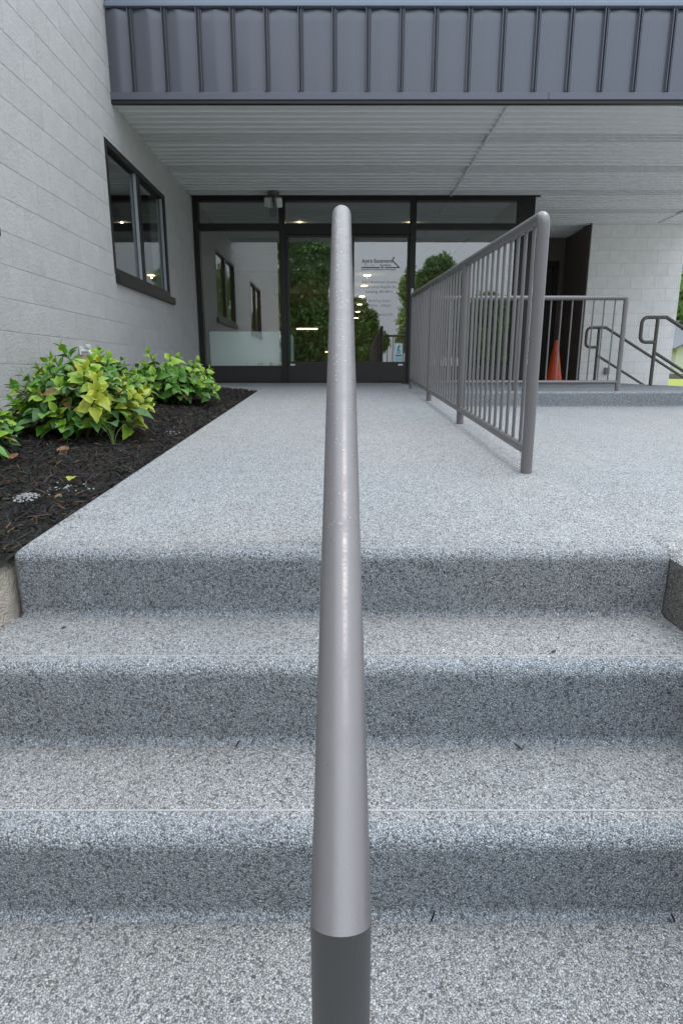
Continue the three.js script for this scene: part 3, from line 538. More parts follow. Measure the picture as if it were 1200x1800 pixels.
// brown recess with its door, right of the storefront
{
  const r = thing('recess', 'dark brown painted entry recess between the storefront and the white wall', 'wall');
  part('side_wall', box(4.186, 4.24, -0.21, SY + 0.02, 10.215, 11.4), M.brownPaint, r); part('back_wall', merge([box(4.08, 4.184, -0.21, SY + 0.02, 11.28, 11.4), box(2.752, 4.08, 1.98, SY + 0.02, 11.28, 11.4), box(2.752, 3.058, -0.21, 1.98, 11.28, 11.4)]), M.brownPaint, r);
  part('return_wall', box(2.61, 2.748, -0.21, SY + 0.02, SZ + 0.115, 11.4), M.brownPaint, r);
  part('floor', box(2.752, 4.185, -0.26, -0.2035, 10.2, 11.4), M.concrete, r);
  const d = thing('side_door', 'dark framed glass side door at the back of the recess', 'door');
  part('frame', merge([box(3.06, 3.12, -0.2, 1.98, 11.24, 11.34, 0.003), box(3.98, 4.08, -0.2, 1.98, 11.24, 11.34, 0.003), box(3.12, 3.98, 1.88, 1.98, 11.24, 11.34, 0.003)]), M.bronze, d);
  part('leaf', merge([box(3.125, 3.23, -0.19, 1.875, 11.26, 11.32, 0.003), box(3.88, 3.975, -0.19, 1.875, 11.26, 11.32, 0.003), box(3.23, 3.88, -0.19, 0.1, 11.26, 11.32, 0.003), box(3.23, 3.88, 1.8, 1.875, 11.26, 11.32, 0.003)]), M.bronze, d);
  part('pane', box(3.23, 3.88, 0.1, 1.8, 11.285, 11.29), M.glass, d);
  part('handle', tube([V(3.3, 0.7, 11.27), V(3.3, 0.7, 11.2), V(3.3, 1.0, 11.2), V(3.3, 1.0, 11.27)], 0.012, 8, 0.02), M.sash, d);
  part('inner_room', merge([box(3.0, 4.2, -0.2, 2.3, 13.5, 13.6), box(2.95, 3.0, -0.2, 2.3, 11.42, 13.5), box(4.2, 4.25, -0.2, 2.3, 11.42, 13.5), box(2.95, 4.25, 2.3, 2.4, 11.42, 13.6), box(2.95, 4.25, -0.3, -0.2, 11.42, 13.6)]), std({ color: lin(0.3, 0.22, 0.15), roughness: 0.9 }), d);
}
// white block wall on the right
{
  const X0 = 4.2, X1 = 5.79, Zw = 10.2, w = thing('block_wall', 'white painted concrete block wall on the right behind the pipe handrails', 'wall');
  part('mortar', box(X0, X1, GY - 0.05, SY + 0.3, Zw, Zw + 0.19), M.whiteMortar, w);
  const mats = [0, 1, 2].map((k) => { const m = M.whitePaint.clone(); m.color.multiplyScalar([1, 0.98, 1.015][k]); return m; });
  for (const [a, b, c, d, s] of courses(X0, X1, GY, SY, [], -0.065, 4.33, 9)) { const m = part('block', plate(b - a, d - c, s), mats[s % 3], w); m.position.set(a, c, -Zw); }
  part('end_wall', box(X1 - 0.19, X1, GY - 0.05, 3.2, Zw + 0.192, 31), M.whitePaint, w);
  part('back_wall', box(-2.3, X1 - 0.19, GY, 3.2, 31.2, 31.4), M.whitePaint, w);
  const o = thing('outlet_box', 'small grey outlet box low on the white wall behind the pipe handrail', 'outlet', [4.67, -0.02, Zw - 0.006]);
  part('box', box(-0.04, 0.04, -0.06, 0.06, -0.045, 0, 0.006), std({ color: lin(0.34, 0.34, 0.33), roughness: 0.4, metalness: 0.5 }), o); part('cover', box(-0.032, 0.032, -0.05, 0.05, -0.056, -0.047, 0.004), std({ color: lin(0.2, 0.2, 0.2), roughness: 0.4, metalness: 0.5 }), o);
}

// ------------------------------------------------------------------ rails and fences
const TR = 0.0235;
{
  const h = thing('handrail', 'grey painted pipe handrail rising up the middle of the steps, wet with droplets', 'handrail');
  const lo = V(0, -0.414, 0.354), hi = V(0.0015, 0.381, 1.518);
  const td = hi.clone().sub(lo).normalize(), cut = td.clone().add(new THREE.Vector3(0, 1, 0)).normalize(), nearHi = hi.clone().addScaledVector(td, -0.1);
  part('rail', merge([pipe(lo, nearHi, TR, 56, cut, null), tube([nearHi, hi, V(0.0015, 0.33, 1.518)], TR, 40, 0.03)]), M.rail, h);
  part('lower_post', pipe(V(0, Y4, 0.354), lo, TR * 0.995, 56, null, cut), std({ color: lin(0.072, 0.07, 0.072), roughness: 0.4, bumpMap: railBump, bumpScale: 0.0001 }), h).userData.label = 'lower post of the handrail, its shade put into a charcoal colour';  // lower post: shade on the upright pipe put into a darker colour
  part('post', tube([V(0.0015, 0.331, 1.518), V(0.0015, rampY(1.518), 1.518)], TR * 0.99, 24), M.rail, h);
  const r = rng(77), dir = hi.clone().sub(lo), up = new THREE.Vector3(0, dir.z, -dir.y).normalize(); if (up.y < 0) up.negate();
  const list = [];
  for (let i = 0; i < 170; i++) {
    const t = 0.22 + 0.77 * Math.pow(r(), 0.75), a = (r() < 0.75 ? -0.3 : 0.35) + (r() - 0.5) * 0.85, s = 0.0009 + 0.0019 * r() * r();
    const n = up.clone().multiplyScalar(Math.cos(a)).add(new THREE.Vector3(Math.sin(a), 0, 0)), c = lo.clone().addScaledVector(dir, t).addScaledVector(n, TR - s * 0.15);
    const g = new THREE.SphereGeometry(s, 10, 8); g.scale(1 + 0.9 * r(), 0.8, 1 + 0.5 * r()); g.applyQuaternion(new THREE.Quaternion().setFromUnitVectors(new THREE.Vector3(0, 1, 0), n)); g.translate(c.x, c.y, c.z); list.push(g);
  }
  const dr = part('water_droplets', merge(list), M.water, h); dr.userData.kind = 'stuff';
}
{
  const X = 0.775, f = thing('fence', 'grey picket guard fence running along the right side of the ramp', 'fence'), Zs = [2.336, 3.705, 5.06, 6.37], r = TR, pr = 0.0078;
  const top = (Z) => 0.572 + 0.0524 * (Z - 2.32), bot = (Z) => -0.326 + 0.0569 * (Z - 2.382) + 0.0;
  part('top_rail', tube([V(X, top(Zs[0]) - 0.08, Zs[0]), V(X, top(Zs[0]), Zs[0]), V(X, top(Zs[3]), Zs[3])], r, 24, 0.034), M.rail, f);
  part('bottom_rail', tube([V(X, bot(Zs[0]), Zs[0]), V(X, bot(Zs[3]), Zs[3])], r * 0.86, 20), M.rail, f);
  Zs.forEach((Z, i) => {
    part('post', tube([V(X, rampY(Z) - 0.01, Z), V(X, top(Z) - (i ? 0.005 : 0.079), Z)], i ? r * 0.97 : r, 24), M.rail, f);
    if (i < 3) for (let k = 1; k <= 12; k++) { const z = Z + (Zs[i + 1] - Z) * k / 13; const p = part('picket', tube([V(0, 0, 0), V(0, top(z) - bot(z), 0)], pr, 10), M.rail, f); p.position.set(X, bot(z), -z); }
  });
}
{
  const Z = 5.66, f = thing('fence', 'low grey picket guard fence across the stoop edge in front of the white wall', 'fence'), xa = 0.8, xs = [0.83, 1.7, 2.715], r = 0.0215, yt = 0.668, yb = -0.118;
  part('top_rail', tube([V(xa, yt, Z), V(xs[2], yt, Z), V(xs[2], yt - 0.06, Z)], r, 20, 0.016), M.rail, f);
  part('bottom_rail', tube([V(xa, yb, Z), V(xs[2], yb, Z)], r * 0.8, 16), M.rail, f);
  xs.forEach((x, i) => { if (i) part('post', tube([V(x, -0.215, Z), V(x, yt - 0.055 * (i === 2) , Z)], r * (i === 2 ? 1 : 0.85), 16), M.rail, f); });
  for (let i = 0; i < 2; i++) { const n = i ? 10 : 8; for (let k = 1; k < n + (i ? 0 : 0); k++) { const x = xs[i] + (xs[i + 1] - xs[i]) * k / n; const p = part('picket', tube([V(0, 0, 0), V(0, yt - yb, 0)], 0.0072, 8), M.rail, f); p.position.set(x, yb, -Z); } }
}
function pipeRail(label, x, Z, yt, yf) {
  const o = thing('pipe_handrail', label, 'handrail', [0, 0, 0], 'pipe handrails down the side steps'), r = 0.0225, run = 1.75, sl = 0.585;
  part('top_rail', merge([tube([V(x, yt - 0.31, Z), V(x - 0.2, yt - 0.31, Z), V(x - 0.2, yt, Z), V(x + 0.11, yt, Z)], r, 16, 0.085), tube([V(x + 0.11, yt, Z), V(x + 0.11 + run, yt - run * sl, Z)], r, 16), ball(V(x + 0.11, yt, Z), r)]), M.pipe, o);
  part('middle_rail', tube([V(x, yt - 0.435, Z), V(x + 0.11 + run, yt - 0.435 - (run + 0.11) * sl, Z)], r * 0.9, 14), M.pipe, o);
  part('post', tube([V(x, yf, Z), V(x, yt, Z)], r, 16), M.pipe, o);
  part('post', tube([V(x + 0.05 + run, GY + 0.06, Z), V(x + 0.05 + run, yt - (run - 0.06) * sl, Z)], r, 16), M.pipe, o);
}
pipeRail('dark pipe handrail with looped end close to the white wall', 4.215, 9.6, 0.672, -0.205);
pipeRail('dark pipe handrail with looped end, the nearer one at right edge', 4.08, 7.6, 0.66, -0.225);

// ------------------------------------------------------------------ small things
{
  const c = thing('traffic_cone', 'orange traffic cone standing in the brown recess by the side door', 'traffic cone', [3.66, -0.2, 9.95]);
  const pts = [[0.13, 0.02], [0.135, 0.03], [0.03, 0.68], [0.022, 0.69], [0.016, 0.69]].map(([x, y]) => new THREE.Vector2(x, y));
  const om = std({ color: lin(0.62, 0.075, 0.015), roughness: 0.5 });
  part('body', new THREE.LatheGeometry(pts, 32), om, c); part('base', box(-0.18, 0.18, 0, 0.03, -0.18, 0.18, 0.012), om, c);
}
{
  const f = thing('flood_light', 'twin head flood light on the soffit above the left door mullion', 'flood light', [-0.93, SY - 0.008, 8.52]);
  const pale = std({ color: lin(0.3, 0.31, 0.3), roughness: 0.5 }), lens = std({ color: lin(0.55, 0.58, 0.56), roughness: 0.25 });
  const dome = new THREE.SphereGeometry(0.085, 20, 10, 0, 6.3, Math.PI / 2, Math.PI / 2); dome.scale(1, 0.7, 1); part('base', dome, std({ color: lin(0.1, 0.095, 0.085), roughness: 0.5 }), f);
  for (const s of [-1, 1]) {
    const g = new RoundedBoxGeometry(0.1, 0.135, 0.08, 2, 0.02); const l = new RoundedBoxGeometry(0.082, 0.115, 0.012, 1, 0.005); l.translate(0, 0, 0.043);
    const hd = part('lamp_head', g, pale, f); hd.position.set(s * 0.066, -0.135, 0.03); hd.rotation.set(0.35, s * 0.5, s * 0.05); part('lens', l, lens, hd);
    part('arm', tube([new THREE.Vector3(s * 0.03, -0.04, 0), new THREE.Vector3(s * 0.06, -0.09, 0.02)], 0.012, 8), pale, f);
  }
}
{
  const f = thing('wall_faucet', 'small white hose faucet on the grey block wall above the shrubs', 'faucet', [WX + 0.008, 0.148, 4.72]);
  const wm = std({ color: lin(0.7, 0.7, 0.68), roughness: 0.4 });
  part('body', merge([tube([new THREE.Vector3(0, 0, 0), new THREE.Vector3(0.07, 0, 0), new THREE.Vector3(0.09, -0.05, 0)], 0.014, 10, 0.02), box(0, 0.012, -0.035, 0.035, -0.035, 0.035, 0.004)]), wm, f);
  part('knob', box(0.05, 0.075, 0.02, 0.05, -0.03, 0.03, 0.008), wm, f);
}

// ------------------------------------------------------------------ plants
function leafGeo(w, fold, curl, twist) {
  const nl = 8, nw = 4, pos = [], uv = [], idx = [];
  for (let i = 0; i <= nl; i++) for (let k = 0; k <= nw; k++) {
    const t = i / nl, u = k / nw * 2 - 1, prof = Math.pow(Math.sin(Math.PI * Math.pow(t, 0.72)), 0.9) * (1 - 0.12 * t), ser = Math.abs(u) === 1 && i > 1 && i < nl ? (i % 2 ? 1.07 : 0.95) : 1;
    const hw = w / 2 * Math.max(prof, t < 0.05 ? 0.1 : 0) * ser, y0 = -curl * t * t + 0.16 * t * (1 - t), rip = 0.012 * Math.sin(t * 19) * Math.abs(u);
    pos.push(t, y0 + fold * Math.abs(u) * hw + rip + twist * u * hw * t, u * hw); uv.push(k / nw, t);
  }
  for (let i = 0; i < nl; i++) for (let k = 0; k < nw; k++) { const a = i * (nw + 1) + k, b = a + nw + 1; idx.push(a, a + 1, b, b, a + 1, b + 1); }
  const g = new THREE.BufferGeometry(); g.setAttribute('position', new THREE.Float32BufferAttribute(pos, 3)); g.setAttribute('uv', new THREE.Float32BufferAttribute(uv, 2)); g.setIndex(idx); g.computeVertexNormals(); return g;
}
const leafGeos = [[0.7, 0.35, 0.2, 0], [0.76, 0.25, 0.32, 0.12], [0.62, 0.5, 0.1, -0.1], [0.74, 0.32, 0.42, -0.15], [0.68, 0.2, 0.05, 0.15]].map((a) => leafGeo(...a));
function leafTex(base, vein, edge, eAmt, spot, sAmt, seed) {
  const W = 96, H = 160;
  return dataTex(W, H, (i, j, c) => {
    const u = (i + 0.5) / W * 2 - 1, t = (j + 0.5) / H, a = Math.abs(u);
    const rib = Math.exp(-((u / 0.045) ** 2)), sv = Math.exp(-(((((t * 8 - a * 2.2) % 1) + 1) % 1 - 0.5) ** 2) / 0.006) * 0.55 * (1 - rib), e = Math.min(1, Math.max(0, (a - 0.35) * 1.7 + (t - 0.6) * 0.5 + 0.25 * noise.noise(u * 3, t * 5, seed))) * eAmt;
    const m = noise.noise(u * 2.3 + seed, t * 4.5, seed * 1.3) * 0.5 + 0.5, sp = Math.max(0, Math.min(1, (m + (t - 0.55) * 0.6 + a * 0.15 - (1 - sAmt)) * 5));
    for (let k = 0; k < 3; k++) { let v = base[k] * (0.85 + 0.3 * (noise.noise(u * 5, t * 9, seed + 4) * 0.5 + 0.5)); v += (edge[k] - v) * e; v += (vein[k] - v) * Math.min(1, rib * 0.8 + sv * 0.5); v += (spot[k] - v) * sp; c[k] = enc(v); }
  }, true);
}
const leafMat = (t) => new THREE.MeshPhysicalMaterial({ map: t, roughness: 0.52, transmission: 0.3, thickness: 0, side: THREE.DoubleSide });
const brownC = [0.2, 0.09, 0.035];
const LM = {
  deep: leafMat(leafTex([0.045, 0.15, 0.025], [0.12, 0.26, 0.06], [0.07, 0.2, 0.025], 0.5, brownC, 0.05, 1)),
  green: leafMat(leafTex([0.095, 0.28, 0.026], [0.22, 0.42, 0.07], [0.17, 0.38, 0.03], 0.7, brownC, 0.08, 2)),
  lime: leafMat(leafTex([0.23, 0.44, 0.024], [0.34, 0.54, 0.07], [0.42, 0.53, 0.03], 0.75, brownC, 0.1, 3)),
  yellow: leafMat(leafTex([0.34, 0.43, 0.02], [0.3, 0.42, 0.04], [0.6, 0.55, 0.04], 0.9, brownC, 0.12, 4)),
  scorch: leafMat(leafTex([0.17, 0.26, 0.03], [0.3, 0.34, 0.07], [0.36, 0.3, 0.05], 0.9, [0.24, 0.11, 0.05], 0.52, 5)),
  dry: leafMat(leafTex([0.26, 0.13, 0.05], [0.34, 0.19, 0.08], [0.32, 0.15, 0.05], 0.7, [0.14, 0.06, 0.03], 0.3, 6)),
};
const X3 = new THREE.Vector3(1, 0, 0);
function placeLeaf(parent, pos, dir, normal, size, mat, r) {
  const x = dir.clone().normalize(), y = normal.clone().addScaledVector(x, -normal.dot(x)).normalize(), z = new THREE.Vector3().crossVectors(x, y);
  const m = part('leaf', leafGeos[Math.floor(r() * leafGeos.length)], mat, parent);
  m.quaternion.setFromRotationMatrix(new THREE.Matrix4().makeBasis(x, y, z)); m.position.copy(pos); m.scale.setScalar(size); return m;
}
function shrub(label, x, Z, rx, rz, h, tips, seed, tone) {
  const y0 = mulchY(x, Z), s = thing('shrub', label, 'shrub', [x, y0, Z], 'leafy shrubs along the grey wall'), r = rng(seed), stems = []; let n = 0;
  for (let i = 0; i < tips; i++) {
    const a = i * 2.39996 + 0.5 * r(), q = Math.sqrt((i + 0.6) / tips), el = (1 - q) * 1.5 + 0.06 - 0.1 * r(), k = 0.78 + 0.24 * r();
    const tip = new THREE.Vector3(Math.cos(a) * Math.cos(el) * rx * k, h * (0.24 + 0.74 * Math.sin(Math.max(0, el)) * k + 0.05 * r()), Math.sin(a) * Math.cos(el) * rz * k);
    const foot = new THREE.Vector3(tip.x * 0.22, 0, tip.z * 0.22), mid = foot.clone().lerp(tip, 0.6); mid.y += 0.04;
    stems.push(tube([foot, mid, tip], 0.0042, 5, 0.05));
    const axis = new THREE.Vector3(tip.x * 1.35, h * 0.9, tip.z * 1.35 + 0.1).normalize(), tx = new THREE.Vector3().crossVectors(axis, X3).normalize(), ty = new THREE.Vector3().crossVectors(axis, tx);
    const pairs = 4, big = 0.078 + 0.03 * r(), spin = r() * 3, tn = tone(tip.x / rx, tip.y / h, tip.z / rz, r);
    for (let p = 0; p < pairs; p++) for (let sgn = 0; sgn < 2; sgn++) {
      if (n >= 296) break; if (p === 0 && r() < 0.2) continue;
      const az = spin + p * 1.57 + sgn * Math.PI + (r() - 0.5) * 0.5, open = [1.55, 1.22, 0.86, 0.42][p] + (r() - 0.5) * 0.35, size = big * [1.1, 1, 0.74, 0.5][p] * (0.85 + 0.3 * r());
      const out = tx.clone().multiplyScalar(Math.cos(az)).addScaledVector(ty, Math.sin(az)), dir = axis.clone().multiplyScalar(Math.cos(open)).addScaledVector(out, Math.sin(open)), nor = axis.clone().multiplyScalar(Math.sin(open)).addScaledVector(out, -Math.cos(open));
      const at = tip.clone().addScaledVector(axis, -0.045 * (3 - p) / 1.3 + 0.012).addScaledVector(out, 0.006);
      placeLeaf(s, at, dir, nor, size, p >= 2 ? tn[1] : tn[0], r); n++;
    }
  }
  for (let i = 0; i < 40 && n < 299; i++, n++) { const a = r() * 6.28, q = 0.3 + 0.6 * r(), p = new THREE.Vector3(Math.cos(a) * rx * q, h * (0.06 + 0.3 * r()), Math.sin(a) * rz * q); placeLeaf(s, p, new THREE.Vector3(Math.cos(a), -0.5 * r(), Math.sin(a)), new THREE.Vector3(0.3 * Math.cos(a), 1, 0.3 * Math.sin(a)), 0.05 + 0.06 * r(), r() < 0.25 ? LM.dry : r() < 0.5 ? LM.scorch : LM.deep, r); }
  const inner = [];
  for (let i = 0; i < 330; i++) {
    const a = r() * 6.28, q = Math.pow(r(), 0.6) * 0.86, el = r() * 1.35, p = new THREE.Vector3(Math.cos(a) * Math.cos(el) * rx * q, h * (0.1 + 0.74 * Math.sin(el) * q + 0.08 * r()), Math.sin(a) * Math.cos(el) * rz * q);
    const d = new THREE.Vector3(Math.cos(a + r() - 0.5), 0.5 - r() * 0.9, Math.sin(a + r() - 0.5)).normalize(), up = new THREE.Vector3(r() - 0.5, 1.4, r() - 0.5), z = new THREE.Vector3().crossVectors(d, up).normalize(), y = new THREE.Vector3().crossVectors(z, d), g = leafGeos[i % 5].clone(), sz = 0.06 + 0.055 * r();
    g.applyMatrix4(new THREE.Matrix4().makeBasis(d, y, z).scale(new THREE.Vector3(sz, sz, sz)).setPosition(p)); inner.push(g);
  }
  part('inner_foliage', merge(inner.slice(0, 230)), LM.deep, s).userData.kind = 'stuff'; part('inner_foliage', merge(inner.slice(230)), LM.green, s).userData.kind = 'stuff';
  part('stem', merge(stems), std({ color: lin(0.11, 0.1, 0.035), roughness: 0.8 }), s); return s;
}
const pick = (r, list) => { let t = r(); for (const [m, p] of list) { if ((t -= p) < 0) return m; } return list[0][0]; };
shrub('large leafy shrub with yellow green leaves, second from the left edge', -1.43, 3.14, 0.4, 0.3, 0.42, 37, 41, (u, v, w, r) => u > -0.05 && v > 0.25 && r() < 0.85 ? [pick(r, [[LM.yellow, 0.5], [LM.lime, 0.35], [LM.scorch, 0.15]]), r() < 0.75 ? LM.yellow : LM.lime] : [pick(r, [[LM.green, 0.42], [LM.lime, 0.38], [LM.scorch, 0.12], [LM.deep, 0.08]]), pick(r, [[LM.lime, 0.45], [LM.green, 0.55]])]);
shrub('dark green shrub at the left edge of the photograph, nearest the steps', -1.7, 2.45, 0.25, 0.25, 0.3, 30, 42, (u, v, w, r) => [pick(r, [[LM.green, 0.55], [LM.deep, 0.15], [LM.lime, 0.3]]), r() < 0.5 ? LM.lime : LM.green]);
shrub('green shrub with brown leaf tips close to the wall behind the largest shrub', -1.72, 3.98, 0.42, 0.3, 0.45, 36, 43, (u, v, w, r) => [pick(r, [[LM.green, 0.55], [LM.deep, 0.2], [LM.scorch, 0.2], [LM.lime, 0.05]]), pick(r, [[LM.green, 0.7], [LM.lime, 0.3]])]);
shrub('bright green shrub farthest along the bed beside the storefront corner', -1.4, 4.75, 0.42, 0.33, 0.41, 36, 44, (u, v, w, r) => [pick(r, [[LM.green, 0.55], [LM.deep, 0.1], [LM.lime, 0.35]]), pick(r, [[LM.lime, 0.6], [LM.green, 0.4]])]);
{
  const r = rng(9), t = thing('grass_tuft', 'thin light green grass tuft growing at the foot of the largest shrub', 'grass tuft', [-1.17, mulchY(-1.17, 2.9), 2.9]);
  for (let i = 0; i < 9; i++) { const a = r() * 6.28, l = 0.05 + 0.09 * r(), b = 0.03 + 0.09 * r(); part('blade', tube([new THREE.Vector3(0, 0, 0), new THREE.Vector3(Math.cos(a) * b * 0.3, l * 0.7, Math.sin(a) * b * 0.3), new THREE.Vector3(Math.cos(a) * b, l, Math.sin(a) * b)], 0.0011, 4, 0.04), std({ color: lin(0.17, 0.26, 0.06), roughness: 0.7 }), t); }
}
{
  const r = rng(31);
  const fallen = (name, label, x, Z, size, mat, onMulch = true, y = 0) => { const m = part(numbered(name), leafGeos[Math.floor(r() * 5)], mat, scene); m.position.set(x, onMulch ? mulchY(x, Z) + 0.028 : y, -Z); m.rotation.set((r() - 0.5) * 0.7, r() * 6.3, (r() - 0.5) * 0.5); m.scale.setScalar(size); tag(m, label, 'leaf', onMulch ? 'dry leaves fallen on the mulch' : undefined); };
  fallen('dry_leaf', 'curled tan dry leaf on the mulch below the largest shrub', -1.33, 2.72, 0.08, LM.dry);
  fallen('dry_leaf', 'reddish dry leaf at the foot of the largest shrub', -1.42, 2.82, 0.07, LM.dry);
  fallen('dry_leaf', 'orange dry leaf on the mulch in front of the largest shrub', -1.42, 2.42, 0.075, LM.dry);
  fallen('dry_leaf', 'brown dry leaf on the mulch at the left edge of the photograph', -1.6, 2.3, 0.09, LM.dry);
  fallen('dry_leaf', 'tan dry leaf on the mulch below the shrub at the left edge', -1.72, 2.42, 0.08, LM.dry);
  fallen('dry_leaf', 'yellow curled leaf with a stalk on the mulch near the ramp edge', -1.07, 2.22, 0.055, LM.yellow);
  fallen('dry_leaf', 'small orange leaf on the mulch close to the ramp edge', -1.0, 1.98, 0.03, LM.dry);
  fallen('dry_leaf', 'small tan leaf on the mulch under the far shrub', -1.25, 3.6, 0.05, LM.dry);
  const bit = (label, x, y, Z, l, yaw, pitch = 0) => { const g = new THREE.SphereGeometry(0.5, 8, 6); g.scale(l, 0.004, 0.006); const m = solo('leaf_scrap', g, std({ color: lin(0.02, 0.018, 0.018), roughness: 0.8 }), label, 'leaf scrap'); m.position.set(x, y, -Z); m.rotation.set(0, yaw, pitch); };
  bit('dark leaf scrap on the upper tread near its right end', 0.505, N2.Y + 0.004, 1.232, 0.018, 0.5);
  bit('dark sliver at the foot of the bottom riser right of the handrail', 0.177, Y4 + 0.014, 0.888, 0.03, 0.1, 1.3);
  bit('dark sliver at the foot of the bottom riser farthest right', 0.64, Y4 + 0.012, 0.888, 0.025, 0.1, -1.1);
  bit('dark sliver on the lower tread left of the handrail', -0.24, N3.Y + 0.01, 1.158, 0.02, 0.2, 1.0);
  bit('dark sliver on the lower tread right of the handrail', 0.41, N3.Y + 0.008, 1.15, 0.024, -0.5, -0.5);
  bit('tiny dark scrap on the upper tread near its left end', -0.72, N2.Y + 0.004, 1.36, 0.012, 0.2);
}

// ------------------------------------------------------------------ trees and the house
function crownGeo(seed) {
  const r = rng(seed), pos = [];
  for (let i = 0; i < 7; i++) { const c = new THREE.Vector3(r() - 0.5, r() - 0.5, r() - 0.5), a = new THREE.Vector3(r() - 0.5, r() - 0.5, r() - 0.5).normalize(), b = new THREE.Vector3(r() - 0.5, r() - 0.5, r() - 0.5).cross(a).normalize(), l = 0.34 + 0.2 * r(), w = 0.12 + 0.08 * r(); const p = [c.clone().addScaledVector(a, -l), c.clone().addScaledVector(b, w), c.clone().addScaledVector(a, l), c.clone().addScaledVector(b, -w)]; for (const k of [0, 1, 2, 0, 2, 3]) pos.push(p[k].x, p[k].y, p[k].z); }
  const g = new THREE.BufferGeometry(); g.setAttribute('position', new THREE.Float32BufferAttribute(pos, 3)); g.computeVertexNormals(); return g;
}
const tuft = crownGeo(3), crownMat = new THREE.MeshPhysicalMaterial({ roughness: 0.75, transmission: 0.25, thickness: 0, side: THREE.DoubleSide }), barkMat = std({ color: lin(0.09, 0.07, 0.055), roughness: 0.95 });
function tree(label, x, Z, h, rad, trunkH, color, n, seed, kind = 'broad', leaf = 0.55) {
  const t = thing(kind === 'column' ? 'evergreen_tree' : 'tree', label, 'tree', [x, GY, Z]), r = rng(seed), limbs = [tube([new THREE.Vector3(0, -0.1, 0), new THREE.Vector3(0.1, h * 0.4, 0), new THREE.Vector3(0, h * 0.75, 0.1)], h * 0.018, 8, 0.5)], lobes = [];
  const nl = kind === 'column' ? 9 : 13;
  for (let i = 0; i < nl; i++) {
    const f = (i + 0.5) / nl, a = i * 2.4 + r();
    if (kind === 'column') lobes.push([new THREE.Vector3(Math.cos(a) * rad * 0.16, trunkH + (h - trunkH) * f, Math.sin(a) * rad * 0.16), rad * (f < 0.2 ? 0.85 : f > 0.7 ? 1.1 - (f - 0.7) * 2.5 : 1), (h - trunkH) / nl * 1.2]);
    else { const q = rad * (0.25 + 0.5 * r()) * (1 - 0.5 * f), c = new THREE.Vector3(Math.cos(a) * q, trunkH + (h - trunkH) * (0.12 + 0.78 * f), Math.sin(a) * q); lobes.push([c, rad * (0.34 + 0.22 * r()) * (1 - 0.3 * f), rad * (0.28 + 0.16 * r())]); limbs.push(tube([new THREE.Vector3(0.05, h * 0.25 + h * 0.3 * f, 0), c], h * 0.006, 5)); }
  }
  part('trunk', merge(limbs), barkMat, t);
  const im = finish(new THREE.InstancedMesh(tuft, crownMat, n)), q = new THREE.Object3D(), c = new THREE.Color(), v = new THREE.Vector3(); im.name = 'crown'; im.userData.kind = 'stuff';
  for (let i = 0; i < n; i++) {
    const [p, R, H] = lobes[i % lobes.length]; v.set(r() - 0.5, r() - 0.5, r() - 0.5).normalize().multiplyScalar(Math.pow(r(), 0.4)); q.position.set(p.x + v.x * R, p.y + v.y * H * 1.2, p.z + v.z * R);
    q.rotation.set(r() * 6, r() * 6, r() * 6); q.scale.setScalar(leaf * (0.6 + 0.8 * r())); q.updateMatrix(); im.setMatrixAt(i, q.matrix);
    const k = 0.7 + 0.6 * r(); const b = Z < 0 ? 2.3 : 1; c.setRGB(color[0] * k * b, color[1] * k * b, color[2] * k * b * (0.8 + 0.4 * r())); im.setColorAt(i, c);
  }
  t.add(im);
}
tree('tall dense dark evergreen reflected in the left glass door', -1.85, -12.6, 10.2, 1.35, 0.2, [0.05, 0.105, 0.022], 11000, 1, 'column', 0.32);
tree('round green tree reflected in the right glass pane above the fence', 6.9, -24.5, 8.6, 2.8, 2.2, [0.06, 0.115, 0.025], 5200, 2, 'broad', 0.36);
tree('bushy green tree reflected low in the right glass door', 1.7, -32, 6.4, 2.6, 0.8, [0.06, 0.115, 0.022], 6000, 3, 'broad', 0.36);
tree('lighter bushy tree reflected beside the right door stile', 6.1, -34, 10, 1.9, 1.6, [0.13, 0.2, 0.05], 900, 4, 'broad', 0.36);
tree('green tree reflected behind the handrail in the left door', -0.6, -40, 6.4, 2.5, 0.6, [0.06, 0.12, 0.03], 5000, 5, 'broad', 0.36);
tree('wide green tree reflected low in the right glass pane', 13.5, -36, 7.4, 4.0, 0.8, [0.055, 0.11, 0.025], 6500, 6, 'broad', 0.4);
tree('dark green tree behind the parking lot, left of the evergreen', -9.5, -30, 9, 3.6, 1.0, [0.05, 0.1, 0.022], 2600, 7);
tree('large leafy tree beyond the white wall corner at the right edge', 22, 33, 12, 4.8, 3.2, [0.12, 0.22, 0.035], 6500, 8, 'broad', 0.5);
tree('leafy tree behind the grey roofed house at the right edge', 47, 96, 20, 9, 4, [0.1, 0.2, 0.035], 4000, 9, 'broad', 1.4);
tree('far green tree on the lawn right of the house', 70, 92, 18, 8, 3, [0.08, 0.16, 0.03], 2600, 10, 'broad', 0.8);
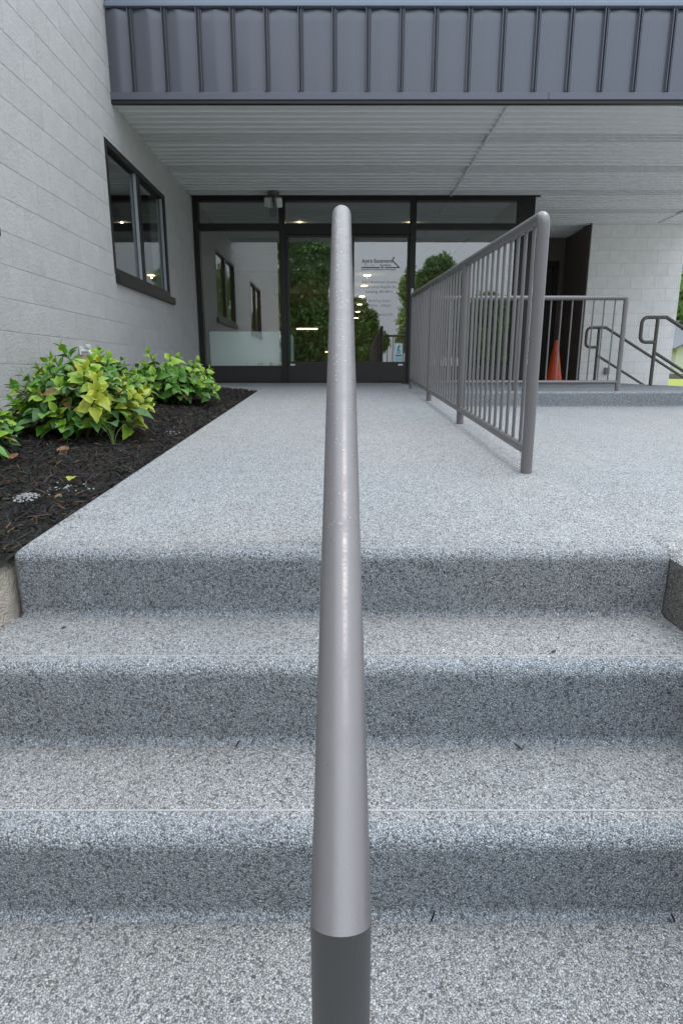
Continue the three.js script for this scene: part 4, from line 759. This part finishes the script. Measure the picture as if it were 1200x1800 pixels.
tree('tall leafy tree right of the steps, reflected in the left window of the wall', 27, -6, 13, 5, 1.0, [0.05, 0.1, 0.022], 4200, 21, 'broad', 0.8);
tree('dark leafy tree on the left behind the wall end', -6.5, -16, 8, 2.8, 0.5, [0.05, 0.1, 0.025], 2600, 23);
{
  const hse = thing('house', 'pale sided house with grey roof and teal gable beyond the lawn', 'house', [49.5, GY - 0.01, 72]); hse.scale.setScalar(1.75);
  const w = 4.6, ey = 2.25, ry = 4.6, dz = 9;
  part('foundation', box(-w, w, 0, 0.35, 0, dz), std({ color: lin(0.12, 0.12, 0.11), roughness: 0.9 }), hse);
  part('wall', box(-w + 0.03, w - 0.03, 0.35, ey, 0.05, dz - 0.03), std({ color: lin(0.4, 0.43, 0.38), roughness: 0.8 }), hse);
  const board = box(-w, w, 0, 0.15, 0, 0.03), bm = std({ color: lin(0.5, 0.54, 0.47), roughness: 0.7 });
  for (let i = 0; i < 12; i++) { const m = part('siding_board', board, bm, hse); m.position.set(0, 0.36 + i * 0.157, -0.01); m.rotation.x = -0.06; }
  const gab = new THREE.Shape(); gab.moveTo(-w, ey); gab.lineTo(w, ey); gab.lineTo(0, ry - 0.05); gab.closePath(); const gg = new THREE.ExtrudeGeometry(gab, { depth: 0.1, bevelEnabled: false }); gg.translate(0, 0, -0.12); part('gable', gg, std({ color: lin(0.02, 0.07, 0.085), roughness: 0.7 }), hse);
  const roofM = std({ color: lin(0.14, 0.15, 0.17), roughness: 0.9 });
  for (const s of [-1, 1]) { const L = Math.hypot(w + 0.5, ry - ey + 0.25), g = new THREE.BoxGeometry(L, 0.12, dz + 1); const m = part('roof', g, roofM, hse); m.position.set(s * (w + 0.5) / 2, (ry + ey - 0.25) / 2 + 0.06, -dz / 2 + 0.1); m.rotation.z = -s * Math.atan2(ry - ey + 0.25, w + 0.5); }
  const win = part('window', box(-3.6, -2.7, 0.9, 1.95, -0.06, 0.02, 0.01), M.whiteLabel, hse); part('pane', box(-3.53, -2.77, 0.97, 1.88, -0.075, -0.061), std({ color: lin(0.02, 0.03, 0.035), roughness: 0.1 }), win);
}

renderer.render(scene, camera);
